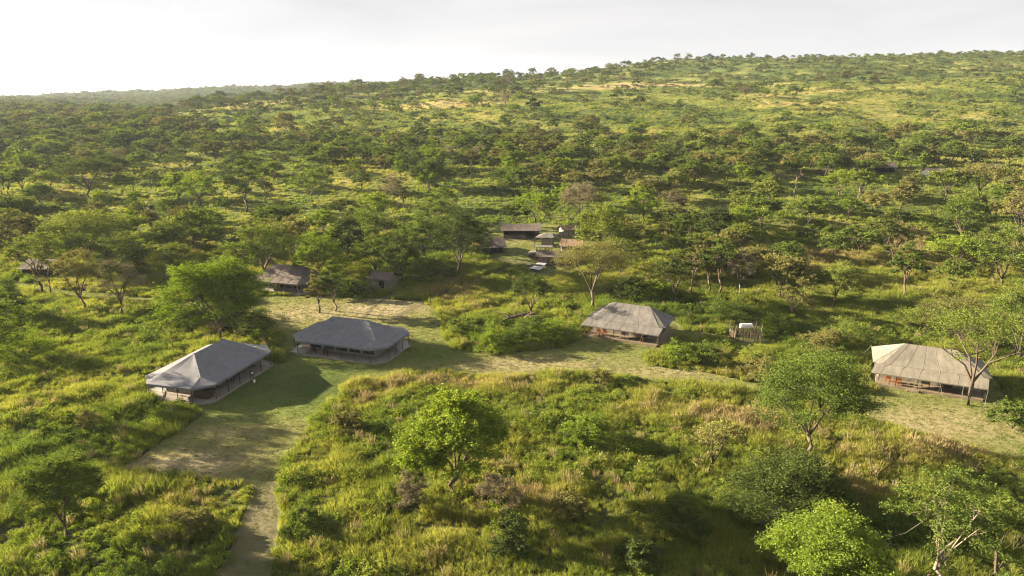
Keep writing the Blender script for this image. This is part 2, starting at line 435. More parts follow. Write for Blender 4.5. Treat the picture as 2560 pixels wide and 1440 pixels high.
# ============================================================ ground
def build_ground():
    az = np.concatenate([np.linspace(-180, -60, 30)[:-1], np.linspace(-60, -40, 20)[:-1], np.linspace(-40, 40, 640)[:-1], np.linspace(40, 60, 20)[:-1], np.linspace(60, 180, 30)])
    az = np.radians(az)
    rr = np.concatenate([np.linspace(1, 38, 12)[:-1], np.exp(np.linspace(math.log(38), math.log(130), 300))[:-1], np.exp(np.linspace(math.log(130), math.log(2000), 420))[:-1], np.exp(np.linspace(math.log(2000), math.log(4500), 14))])
    A, R_ = np.meshgrid(az, rr)
    X = np.sin(A) * R_; Y = np.cos(A) * R_
    Z = height(X, Y)
    lawn = lawn_mask(X, Y).astype(float)
    near = np.clip((180 - Y) / 60, 0, 1)
    Z = Z + near * (1 - lawn) * (fbm(X / 3.2, Y / 3.2, 21, 3) - 0.45) * 0.35
    Z = Z + near * lawn * (fbm(X / .9, Y / .9, 77, 2) - 0.5) * 0.05
    dry = dryness(X, Y); trk = track_mask(X, Y)
    nr, na = X.shape
    V = np.stack([X.ravel(), Y.ravel(), Z.ravel()], 1)
    i = np.arange(nr - 1)[:, None] * na + np.arange(na - 1)[None, :]
    Fc = np.stack([i, i + 1, i + na + 1, i + na], -1).reshape(-1, 4)
    V = np.vstack([V, [[0, 0, 0]]])
    m, n, l, out = mat_base('savanna_ground')
    def attr(nm):
        a = n.new("ShaderNodeAttribute"); a.attribute_name = nm; return a.outputs['Fac']
    tcx = n.new("ShaderNodeTexCoord")
    def noise(sc, det=5, rough=.6, stretch=None, rot=0):
        z = n.new("ShaderNodeTexNoise"); z.inputs['Scale'].default_value = sc; z.inputs['Detail'].default_value = det; z.inputs['Roughness'].default_value = rough
        if stretch:
            mp = n.new("ShaderNodeMapping"); mp.inputs['Scale'].default_value = stretch; mp.inputs['Rotation'].default_value = (0, 0, rot)
            l.new(tcx.outputs['Object'], mp.inputs[0]); l.new(mp.outputs[0], z.inputs[0])
        else: l.new(tcx.outputs['Object'], z.inputs[0])
        return z.outputs[0]
    f1 = noise(.9, 6, .7); f2 = noise(.12, 4, .6)
    v = math_(n, l, 'ADD', attr('dry'), math_(n, l, 'MULTIPLY', math_(n, l, 'SUBTRACT', f1, .5), 1.0))
    v = math_(n, l, 'ADD', v, math_(n, l, 'MULTIPLY', math_(n, l, 'SUBTRACT', f2, .5), .5))
    wild = ramp(n, [(0, (.04, .06, .024)), (.3, (.085, .115, .036)), (.5, (.15, .17, .052)), (.7, (.25, .235, .09)), (1, (.33, .26, .14))]); l.new(v, wild.inputs[0])
    # mown grass with raked, drying cuttings; tent shade is painted in as darker green
    h1 = noise(.35, 5, .65); h2 = noise(2.2, 4, .75, (1.0, 2.6, 1), .5); h3 = noise(5, 3, .7)
    lv = math_(n, l, 'ADD', math_(n, l, 'ADD', math_(n, l, 'MULTIPLY', h1, .38), .34), math_(n, l, 'MULTIPLY', math_(n, l, 'SUBTRACT', h2, .5), .75))
    lv = math_(n, l, 'ADD', lv, math_(n, l, 'MULTIPLY', math_(n, l, 'SUBTRACT', h3, .5), .5))
    lv = math_(n, l, 'ADD', lv, math_(n, l, 'MULTIPLY', math_(n, l, 'SUBTRACT', attr('hay_shade'), .48), .85))
    lawnc = ramp(n, [(.2, (.06, .095, .030)), (.42, (.115, .15, .044)), (.58, (.17, .18, .064)), (.78, (.235, .21, .11)), (1, (.31, .265, .17))]); l.new(lv, lawnc.inputs[0])
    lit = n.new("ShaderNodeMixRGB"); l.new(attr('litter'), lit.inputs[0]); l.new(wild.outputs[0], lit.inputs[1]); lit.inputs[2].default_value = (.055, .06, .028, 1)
    mx = n.new("ShaderNodeMixRGB"); l.new(attr('lawn'), mx.inputs[0]); l.new(lit.outputs[0], mx.inputs[1]); l.new(lawnc.outputs[0], mx.inputs[2])
    tk = n.new("ShaderNodeMixRGB"); l.new(math_(n, l, 'MULTIPLY', attr('track'), .8), tk.inputs[0]); l.new(mx.outputs[0], tk.inputs[1]); tk.inputs[2].default_value = (.13, .115, .085, 1)
    d = n.new("ShaderNodeBsdfDiffuse"); l.new(tk.outputs[0], d.inputs[0])
    b = n.new("ShaderNodeBump"); b.inputs['Strength'].default_value = .9; b.inputs['Distance'].default_value = .25
    l.new(math_(n, l, 'ADD', h2, f1), b.inputs['Height']); l.new(b.outputs[0], d.inputs['Normal'])
    l.new(d.outputs[0], out.inputs[0])
    hay_shade = np.zeros_like(X)  # straw tone; negative spots paint the marquees' shade into the lawn colour
    for u, v_, ru, rv, a in [(480, 1160, 190, 42, 1.0), (600, 1080, 160, 25, .5), (600, 960, 130, 60, -.7), (800, 960, 120, 60, -.7), (750, 785, 120, 30, .8), (960, 770, 120, 26, 1.3), (1300, 912, 240, 22, .8), (1080, 890, 120, 25, -.4),
                         (1700, 930, 160, 15, .7), (2350, 1060, 250, 45, .8), (300, 755, 300, 15, .2), (650, 1300, 60, 90, .5), (1290, 600, 60, 15, .4)]:
        c = at(u, v_); e = at(u, min(1439, v_ + rv))
        hay_shade = hay_shade + a * np.exp(-(((X - c[0]) / (ru * c[1] / 1770)) ** 2 + ((Y - c[1]) / max(1, c[1] - e[1])) ** 2))
    ex = lambda a: np.append(a.ravel(), 0)
    me = npmesh('ground', V, Fc, m, {'dry': ex(dry), 'lawn': ex(lawn), 'track': ex(np.maximum(trk, .8 * inpoly(X, Y, LAWNS[1]))), 'litter': ex(np.clip((205 - Y) / 60, 0, 1) * .75), 'hay_shade': np.append((0.5 + 0.5 * hay_shade).ravel(), .5)}, smooth=True)
    o = newobj('ground', me); setp(o, kind='structure')
    return o
GROUND = build_ground()

def gz(x, y):
    return float(height(x, y))

# ============================================================ scatter (geometry nodes instances of meshes, for stuff)
def scatter(name, protos, pts, scl, idx, attrs, label, rng):
    """one stuff object: every point carries one of the proto meshes"""
    me = bpy.data.meshes.new(name)
    n_ = len(pts)
    me.vertices.add(n_); me.vertices.foreach_set('co', np.ascontiguousarray(pts, np.float32).ravel())
    def A(nm, tp, vals):
        a = me.attributes.new(nm, tp, 'POINT')
        a.data.foreach_set('vector' if tp == 'FLOAT_VECTOR' else 'value', np.ascontiguousarray(vals).ravel())
    rot = np.zeros((n_, 3), np.float32); rot[:, 2] = rng.random(n_) * 6.283; rot[:, 0] = rng.normal(0, .07, n_); rot[:, 1] = rng.normal(0, .07, n_)
    A('rot', 'FLOAT_VECTOR', rot); A('scl', 'FLOAT_VECTOR', scl.astype(np.float32)); A('idx', 'INT', idx.astype(np.int32))
    for k, v in attrs.items(): A(k, 'FLOAT', v.astype(np.float32))
    me.update()
    o = newobj(name, me); setp(o, label, None, None, 'stuff')
    ng = bpy.data.node_groups.new(name + '_nodes', 'GeometryNodeTree')
    ng.interface.new_socket('Geometry', in_out='INPUT', socket_type='NodeSocketGeometry')
    ng.interface.new_socket('Geometry', in_out='OUTPUT', socket_type='NodeSocketGeometry')
    N, L = ng.nodes, ng.links
    gi = N.new('NodeGroupInput'); go = N.new('NodeGroupOutput')
    iop = N.new('GeometryNodeInstanceOnPoints'); join = N.new('GeometryNodeJoinGeometry')
    for p in reversed(protos):
        oi = N.new('GeometryNodeObjectInfo'); oi.inputs['Object'].default_value = p; oi.inputs['As Instance'].default_value = False
        g2i = N.new('GeometryNodeGeometryToInstance')
        L.new(oi.outputs['Geometry'], g2i.inputs[0]); L.new(g2i.outputs[0], join.inputs[0])
    def NA(nm, tp):
        a = N.new('GeometryNodeInputNamedAttribute'); a.data_type = tp; a.inputs['Name'].default_value = nm
        return [s for s in a.outputs if s.enabled and s.name == 'Attribute'][0]
    L.new(gi.outputs[0], iop.inputs['Points']); L.new(join.outputs[0], iop.inputs['Instance'])
    iop.inputs['Pick Instance'].default_value = True
    L.new(NA('idx', 'INT'), iop.inputs['Instance Index'])
    e2r = N.new('FunctionNodeEulerToRotation'); L.new(NA('rot', 'FLOAT_VECTOR'), e2r.inputs[0]); L.new(e2r.outputs[0], iop.inputs['Rotation'])
    L.new(NA('scl', 'FLOAT_VECTOR'), iop.inputs['Scale'])
    L.new(iop.outputs[0], go.inputs[0])
    md = o.modifiers.new('plants', 'NODES'); md.node_group = ng
    return o

def proto(name, me):
    return bpy.data.objects.new(name, me)     # never linked to the scene: only its mesh is used

def tuft_mesh(name, mat, seed, nb, hgt, rad, bw_, lean=.35, seedhead=False):
    r = np.random.default_rng(seed)
    a = r.random(nb) * 6.283; d = np.sqrt(r.random(nb)) * rad
    bx, by = np.cos(a) * d, np.sin(a) * d
    h = hgt * (.55 + .5 * r.random(nb)) * (1 - .35 * (d / rad) ** 2)
    la = a + r.normal(0, .8, nb); lm = lean * h * (.4 + r.random(nb))
    wv = r.random(nb) * 3.14159; wx, wy = np.cos(wv) * bw_ / 2, np.sin(wv) * bw_ / 2
    V = np.zeros((nb, 6 if seedhead else 5, 3))
    mx_, my_ = bx + np.cos(la) * lm * .35, by + np.sin(la) * lm * .35
    tx, ty = bx + np.cos(la) * lm, by + np.sin(la) * lm
    V[:, 0] = np.stack([bx - wx, by - wy, -.1 + 0 * h], 1); V[:, 1] = np.stack([bx + wx, by + wy, -.1 + 0 * h], 1)
    V[:, 2] = np.stack([mx_ + wx, my_ + wy, h * .6], 1); V[:, 3] = np.stack([mx_ - wx, my_ - wy, h * .6], 1)
    if seedhead:
        V[:, 4] = np.stack([tx + wx * 1.3, ty + wy * 1.3, h], 1); V[:, 5] = np.stack([tx - wx * 1.3, ty - wy * 1.3, h * .96], 1)
        b = np.arange(nb)[:, None] * 6
        Fc = np.concatenate([b + [0, 1, 2, 3], b + [3, 2, 4, 5]])
    else:
        V[:, 4] = np.stack([tx, ty, h], 1)
        b = np.arange(nb)[:, None] * 5
        Fc = np.concatenate([b + [0, 1, 2, 3], b + [3, 2, 4, 4]])
        # as triangles
        Fc = np.concatenate([b + [0, 1, 2], b + [0, 2, 3], b + [3, 2, 4]])
    k = V.shape[1]
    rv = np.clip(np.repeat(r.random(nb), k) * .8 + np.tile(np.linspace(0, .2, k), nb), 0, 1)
    return npmesh(name, V.reshape(-1, 3), Fc, mat, {'rnd': rv})

def leaf_quads(c, size, r, up=.35, rndv=None, thin=1.0):
    """a small lozenge at each centre, turned at random"""
    n_ = len(c)
    a = r.random(n_) * 6.283
    t1 = np.stack([np.cos(a), np.sin(a), r.normal(0, .45, n_)], 1); t1 /= np.linalg.norm(t1, axis=1)[:, None]
    q = r.normal(0, 1, (n_, 3)); q[:, 2] *= up
    t2 = np.cross(t1, np.cross(q, t1)); t2 /= (np.linalg.norm(t2, axis=1)[:, None] + 1e-6)
    s1 = (size * (.6 + .8 * r.random(n_)))[:, None]; s2 = s1 * (.35 + .3 * r.random(n_))[:, None] * thin
    V = np.stack([c - t1 * s1 / 2, c + t2 * s2 / 2, c + t1 * s1 / 2, c - t2 * s2 / 2], 1)
    Fc = np.arange(n_ * 4).reshape(-1, 4)
    rv = np.repeat(rndv if rndv is not None else r.random(n_), 4)
    return V.reshape(-1, 3), Fc, rv

def herb_mesh(name, mat, seed, n_, rad, hgt, leaf):
    r = np.random.default_rng(seed)
    nc = 7
    cc = r.normal(0, rad * .42, (nc, 2)); ch = hgt * (.45 + .5 * r.random(nc))
    k = r.integers(0, nc, n_)
    th = r.random(n_) * 6.283; cz = r.random(n_)
    rr = rad * .5 * (r.random(n_) ** .35)
    st = np.sqrt(1 - cz ** 2)
    P_ = np.stack([cc[k, 0] + np.cos(th) * st * rr, cc[k, 1] + np.sin(th) * st * rr, ch[k] * (.25 + .75 * cz * (.6 + .4 * r.random(n_)))], 1)
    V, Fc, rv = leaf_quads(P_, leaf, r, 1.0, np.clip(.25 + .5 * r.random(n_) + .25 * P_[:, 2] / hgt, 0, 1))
    return npmesh(name, V, Fc, mat, {'rnd': rv})

# ============================================================ trees
def tree_meshes(seed, H, R, style, leaf, nclump, perclump, mat, bark, trunk=.3, girth=1.0, flat=.3, lean=0., spread=1., sides=5, thin=1.0):
    """returns (trunk mesh, crown mesh). H height, R crown radius; crown = feathery pads at the ends of real limbs."""
    r = np.random.default_rng(seed)
    zb = H * trunk
    ph = r.random(4) * 6.283
    def env(th): return R * (1 + .16 * np.sin(th * 2 + ph[0]) + .12 * np.sin(3 * th + ph[1]) + .08 * np.sin(5 * th + ph[2]))
    th = r.random(nclump) * 6.283; q = np.sqrt(r.random(nclump)); rho = q * env(th) * .9
    if style == 'flat':
        top = H - (H - zb) * .45 * q ** 2.2; z = top - (H - zb) * .28 * r.random(nclump) ** 1.5
    elif style == 'dome':
        top = zb + (H - zb) * np.sqrt(np.maximum(0, 1 - .85 * q ** 2)); z = zb * .9 + (top - zb * .9) * (.25 + .72 * r.random(nclump) ** .45)
    elif style == 'bush':
        top = H * np.sqrt(np.maximum(0, 1 - .9 * q ** 2)); z = top * (.1 + .85 * r.random(nclump) ** .5)
    else:  # loose
        top = zb + (H - zb) * (1 - .7 * q ** 2); z = zb + (top - zb) * r.random(nclump) ** .7
    z = z + (fbm(rho * np.cos(th) / (R * .5) + 5, rho * np.sin(th) / (R * .5) + 5, seed, 2) - .5) * (H - zb) * .3
    lx, ly = lean * H * math.cos(ph[3]), lean * H * math.sin(ph[3])
    C = np.stack([rho * np.cos(th) + lx, rho * np.sin(th) + ly, z], 1)
    # limbs
    mb = MB()
    K = int(r.integers(4, 7)) if style != 'bush' else 6
    fz = zb * (.55 if style != 'bush' else .1) + .1
    fork = Vector((lx * .35, ly * .35, fz))
    r0 = (.014 * H + .016 * R) * girth
    if style != 'bush':
        mid = fork * .5 + Vector(r.normal(0, .03 * H, 3) * [1, 1, 0])
        mb.tube([(0, 0, -.4), mid, fork], [r0 * 1.25, r0 * .95, r0 * .85], sides + 1)
    ang = np.arange(K) / K * 6.283 + r.random() * 6 + r.normal(0, .25, K)
    ends = []
    for k in range(K):
        rr = R * (.32 + .3 * r.random()); ez = zb + (H - zb) * (.25 + .3 * r.random())
        e = Vector((math.cos(ang[k]) * rr + lx, math.sin(ang[k]) * rr + ly, ez))
        m1 = fork.lerp(e, .45) + Vector(r.normal(0, .05 * R, 3)); m1.z += (ez - fork.z) * (.12 if style == 'flat' else .0)
        m1.x -= (m1.x - fork.x) * .25; m1.y -= (m1.y - fork.y) * .25
        mb.tube([fork, m1, e], [r0 * .62, r0 * .42, r0 * .24], sides, cap=False)
        ends.append((m1, e))
    E = np.array([list(e) for _, e in ends])
    for c in C:
        k = int(np.argmin(((E - c) ** 2).sum(1)))
        m1, e = ends[k]
        s = m1.lerp(e, .5 + .5 * r.random())
        cv = Vector(c)
        m2 = s.lerp(cv, .5) + Vector((0, 0, -.06 * R)) + Vector(r.normal(0, .03 * R, 3))
        mb.tube([s, m2, cv], [r0 * .2, r0 * .12, r0 * .04], 4 if sides > 4 else 3, cap=False)
    # foliage: twigs fan out from each pad, leaves along them
    pr = R * .27 * spread * (.7 + .6 * r.random(nclump))
    ntw = max(4, perclump // 14)
    perclump = int(perclump * 1.25); nl = nclump * perclump
    ci = np.repeat(np.arange(nclump), perclump)
    tw = r.integers(0, ntw, nl)
    ta = r.random((nclump, ntw)) * 6.283; tz = r.normal(.12, .3, (nclump, ntw)); tl = .55 + .6 * r.random((nclump, ntw))
    t = r.random(nl) ** .65
    A_, Z_, L_ = ta[ci, tw], tz[ci, tw], tl[ci, tw]
    ps = pr[ci]
    P_ = C[ci] + np.stack([np.cos(A_) * t * ps * L_, np.sin(A_) * t * ps * L_, (Z_ * t + .05) * ps * (flat / .3)], 1)
    P_ += r.normal(0, 1, (nl, 3)) * (ps * .11)[:, None] * [1, 1, .7]
    cb = r.random(nclump)
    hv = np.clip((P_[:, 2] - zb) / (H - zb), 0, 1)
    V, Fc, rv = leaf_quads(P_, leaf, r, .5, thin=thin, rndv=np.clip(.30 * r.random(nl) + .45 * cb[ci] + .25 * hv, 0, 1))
    tm = bpy.data.meshes.new('trunk'); tm.from_pydata(mb.v, [], mb.f); tm.update(); tm.materials.append(bark)
    tm.polygons.foreach_set('use_smooth', np.ones(len(tm.polygons), bool))
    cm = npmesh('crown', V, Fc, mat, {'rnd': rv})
    return tm, cm

def place_tree(tc_, name, label, cat, x, y, s, rz, group=None, z=None):
    t = thing(name, label, cat, (x, y, gz(x, y) if z is None else z), rz, group)
    t.scale = s
    newobj('trunk', tc_[0], t); newobj('crown', tc_[1], t)
    return t
# ============================================================ the air
_me = bpy.data.meshes.new('haze')
_zs = np.empty(len(GROUND.data.vertices) * 3, np.float32); GROUND.data.vertices.foreach_get('co', _zs); _z0, _z1 = float(_zs[2::3].min()) - 1.0, float(_zs[2::3].max()) + 11.0
print('haze box', _z0, _z1)
_b = MB().box((0, 0, (_z0 + _z1) / 2), (9400, 9400, _z1 - _z0)); _me.from_pydata(_b.v, [], _b.f); _me.update()
mh, hn, hl, hout = mat_base('haze_air')
pv = hn.new('ShaderNodeVolumePrincipled')
pv.inputs['Color'].default_value = (.72, .84, 1, 1); pv.inputs['Density'].default_value = 0.00007; pv.inputs['Anisotropy'].default_value = 0.15
hl.new(pv.outputs[0], hout.inputs['Volume']); _me.materials.append(mh)
setp(newobj('haze', _me), 'thin pale haze in the air over the whole valley', kind='stuff')
FOOT = []
# ------------------------------------------------ tents
rt = np.random.default_rng(3)
def patch(mb, a, b, c, d, nu=8, nv=6, sag=0.06, wr=.02, seed=0):
    """cloth between the edges a-b (top) and d-c (bottom)"""
    a, b, c, d = [np.array(p, float) for p in (a, b, c, d)]
    vs = []
    for j in range(nv + 1):
        for i in range(nu + 1):
            s, t_ = i / nu, j / nv
            p = (a * (1 - s) + b * s) * (1 - t_) + (d * (1 - s) + c * s) * t_
            w = math.sin(math.pi * s) * math.sin(math.pi * t_)
            e = min(1, 4 * min(s, 1 - s)) * min(1, 4 * min(t_, 1 - t_))
            p = p - np.array([0, 0, sag * w]) + np.array([0, 0, wr * e * (float(vnoise(s * 7 + seed, t_ * 2.2 + seed * 3, 5)) - .5) * 2])
            vs.append(p)
    fs = [(j * (nu + 1) + i, (j + 1) * (nu + 1) + i, (j + 1) * (nu + 1) + i + 1, j * (nu + 1) + i + 1) for j in range(nv) for i in range(nu)]
    mb.add(vs, fs)

def ppt(a, b, c, d, s, t_, sag, wr, seed):
    a, b, c, d = [np.array(p, float) for p in (a, b, c, d)]
    p = (a * (1 - s) + b * s) * (1 - t_) + (d * (1 - s) + c * s) * t_
    e = min(1, 4 * min(s, 1 - s)) * min(1, 4 * min(t_, 1 - t_))
    return Vector(p + np.array([0, 0, -sag * math.sin(math.pi * s) * math.sin(math.pi * t_) + wr * e * (float(vnoise(s * 7 + seed, t_ * 2.2 + seed * 3, 5)) - .5) * 2 + .015]))

def tri(mb, a, b, c, n_=7, sag=.06, wr=.015, seed=0):
    patch(mb, a, a, c, b, n_, n_, sag, wr, seed)

def sheet(mb, name, mat, parent, thick=.025):
    o = mb.build(name, mat, parent)
    m = o.modifiers.new('thickness', 'SOLIDIFY'); m.thickness = thick; m.offset = 0
    return o

def octagon(L, W_, ch):
    x, y = L / 2, W_ / 2
    return [(-x + ch, -y), (x - ch, -y), (x, -y + ch), (x, y - ch), (x - ch, y), (-x + ch, y), (-x, y - ch), (-x, -y + ch)]

def foot(t, pts, grow=1.0):
    c, s = math.cos(t.rotation_euler.z), math.sin(t.rotation_euler.z)
    FOOT.append([(t.location.x + (x * c - y * s) * grow, t.location.y + (x * s + y * c) * grow) for x, y in pts])

def rope(t, a, b):
    MB().tube([a, b], .012, 4).build('guy_rope', M_ROPE, t)

def post(t, x, y, z0, z1, mat, r_=.045, lantern=False):
    MB().tube([(x, y, z0), (x, y, z1)], r_, 6).build('post', mat, t)

def marquee(name, label, c, ang, L, W_, ch, inner, eave, knee, ridge, hr, canvas, seam=None, seams=0, windows=True, openfront=False, group='marquee tents', deckm=None):
    z0 = gz(c[0], c[1])
    t = thing(name, label, 'tent', (c[0], c[1], z0), ang, group)
    oc = octagon(L, W_, ch); foot(t, oc)
    dk = octagon(L - .1, W_ - .1, ch * .8)
    MB().poly(dk, -.3, .22).build('deck', deckm or M_DECK, t)
    ix, iy = L / 2 - inner, W_ / 2 - inner
    A, B = (-hr, 0, ridge), (hr, 0, ridge)
    K = [(-ix, -iy, knee), (ix, -iy, knee), (ix, iy, knee), (-ix, iy, knee)]
    E = [(x, y, eave) for x, y in oc]
    r_ = MB()
    patch(r_, A, B, K[1], K[0], 14, 8, .16, .03, 1); patch(r_, B, A, K[3], K[2], 14, 8, .16, .03, 2)
    tri(r_, B, K[1], K[2], 8, .12, .02, 3); tri(r_, A, K[3], K[0], 8, .12, .02, 4)
    patch(r_, K[0], K[1], E[1], E[0], 12, 3, .04, .02, 5); patch(r_, K[1], K[2], E[3], E[2], 10, 3, .04, .02, 6)
    patch(r_, K[2], K[3], E[5], E[4], 12, 3, .04, .02, 7); patch(r_, K[3], K[0], E[7], E[6], 10, 3, .04, .02, 8)
    for k_, (i, j) in zip(K, [(7, 0), (1, 2), (3, 4), (5, 6)]): tri(r_, k_, E[i], E[j], 3, .02, .01, 9)
    sheet(r_, 'roof', canvas, t)
    v = MB()
    for i in range(8):
        a, b = E[i], E[(i + 1) % 8]
        patch(v, a, b, (b[0], b[1], b[2] - .26), (a[0], a[1], a[2] - .26), 8, 1, 0, 0)
    sheet(v, 'valance', canvas, t, .02)
    if seam:
        for s in range(1, seams + 1):
            f = s / (seams + 1); x0 = -hr + 2 * hr * f; x1 = -ix + 2 * ix * f; x2 = oc[0][0] + (oc[1][0] - oc[0][0]) * f
            MB().tube([ppt(A, B, K[1], K[0], f, q / 8, .16, .03, 1) for q in range(9)] + [ppt(K[0], K[1], E[1], E[0], f, q / 3, .04, .02, 5) for q in (1, 2, 3)], .022, 4).build('seam', seam, t)
        for sx in (-1, 1):
            MB().tube([(sx * hr, 0, ridge + .02), (sx * ix, -iy, knee + .02)], .022, 4).build('seam', seam, t)
    # inner tent
    wx, wy, wt = ix - .15, iy - .05, knee - .1
    def wall(a, b, mat=M_WALL):
        l_ = math.hypot(b[0] - a[0], b[1] - a[1])
        return MB().box(((a[0] + b[0]) / 2, (a[1] + b[1]) / 2, (wt + .22) / 2), (l_, .05, wt - .22), math.atan2(b[1] - a[1], b[0] - a[0])).build('wall', mat, t)
    wall((-wx, wy), (wx, wy)); wl_ = wall((-wx, -wy + .03), (-wx, wy - .03)); wr_ = wall((wx, -wy + .03), (wx, wy - .03))
    if not openfront:
        fw = wall((-wx, -wy), (wx, -wy)); n_ = 5
        for i in range(n_):
            wv = 2 * wx / n_
            MB().box((-wx + wv * (i + .5), -wy - .035, 1.05), (wv - .42, .03, 1.1)).build('window', M_DARKW if i != 1 else M_GREENW, fw)
        for i in range(n_ + 1):
            MB().box((-wx + 2 * wx / n_ * i, -wy - .045, 1.1), (.09, .03, 1.75)).build('wall_strap', M_CREAM, fw)
    else:
        for i in range(4):   # rolled-up wall panels with dark openings between
            x = -wx + (i + .5) * wx * .5
            if i in (1,):
                f2 = wall((x - wx * .24, -wy), (x + wx * .24, -wy)); MB().box((x, -wy - .035, 1.3), (wx * .3, .03, 1.0)).build('window', M_GREENW, f2)
        ll = MB().box((-wx - .035, 0, 1.45), (.03, wy * 1.35, 1.0)); ll.build('window', M_GREENW, wl_)
        MB().box((-wx - .03, -wy * .83, 1.1), (.03, wy * .2, 1.7)).build('door', M_DARKW, wl_)
    for sx, w_ in ((1, wr_),):
        MB().box((sx * (wx + .035), 0, 1.4), (.03, wy * 1.1, 1.0)).build('window', M_DARKW, w_)
    MB().box((0, 0, .235), (2 * wx, 2 * wy, .02)).build('groundsheet', M_BROWN, t)
    # posts, lanterns, ropes
    P_ = []
    for i in range(8):
        a, b = E[i], E[(i + 1) % 8]; l_ = math.hypot(a[0] - b[0], a[1] - b[1]); n_ = max(1, round(l_ / 2.3))
        for j in range(n_): P_.append((a[0] + (b[0] - a[0]) * j / n_, a[1] + (b[1] - a[1]) * j / n_))
    for i, (x, y) in enumerate(P_):
        post(t, x * .985, y * .98, -.2, eave - .03, M_POST)
        d = math.hypot(x, y)
        if i % 2 == 0: rope(t, (x, y, eave - .05), (x + 1.5 * x / d, y + 1.5 * y / d * 1.1, 0))
        if i % 3 == 0: MB().box((x * .965, y * .95, eave - .55), (.13, .13, .24)).build('lantern', M_POST, t)
    for x, y in ((hr, 0), (-hr, 0)):
        MB().tube([(x, y, .2), (x, y, ridge - .05)], .06, 6).build('ridge_pole', M_POST, t)
        MB().tube([(x, y, ridge - .02), (x, y, ridge + .12)], .05, 6).build('ridge_cap', canvas, t)
    return t

def w2(t, x, y, z=0.0):
    c, s = math.cos(t.rotation_euler.z), math.sin(t.rotation_euler.z)
    return (t.location.x + x * c - y * s, t.location.y + x * s + y * c, t.location.z + z)

T1 = marquee('mess_tent', 'long slate grey mess tent with dark furniture inside, nearest the narrow mown path', (-38.9, 82.5), math.radians(75.5), 15.3, 10.0, 1.9, 2.3, 2.2, 2.75, 4.55, 2.8, M_GREY, M_SEAMG, 4, openfront=True)
T2 = marquee('lounge_tent', 'slate grey marquee with a row of dark window panels, middle of the clearing', (-23.4, 94.1), math.radians(-18.5), 15.6, 10.0, 1.9, 2.3, 2.2, 2.75, 4.55, 2.9, M_GREY, M_SEAMG, 4)
T5 = marquee('brown_marquee', 'weathered brown marquee with visible seams behind the pair of slim trees', (-43.0, 127.6), math.radians(-16), 13.6, 10.2, 1.8, 2.2, 2.0, 2.7, 4.3, 3.0, M_BROWN, M_SEAM, 4)

# pale mats lying by the mess tents
def mat_on(name, label, pts, z=.27):
    ps = [at(u, v, z) for u, v in pts]; c = np.mean(ps, 0)
    o = MB().poly([(p[0] - c[0], p[1] - c[1]) for p in ps], 0, .03).build(name, M_MAT, None); o.location = (c[0], c[1], z)
    setp(o, label, 'ground mat')
mat_on('ground_mat', 'pale ground mat under the left end of the long mess tent', [(366, 975), (398, 965), (412, 978), (410, 992), (378, 990)])
mat_on('ground_mat', 'pale triangular ground mat at the far right end of the long mess tent', [(645, 897), (664, 895), (674, 915), (648, 912)])
mat_on('ground_mat', 'pale ground mat at the left corner of the window-panelled marquee', [(726, 880), (755, 864), (775, 872), (762, 884)])
mat_on('ground_mat', 'rounded pale ground mat at the right corner of the window-panelled marquee', [(988, 868), (1003, 855), (1018, 854), (1024, 860), (1022, 868), (1000, 880)])

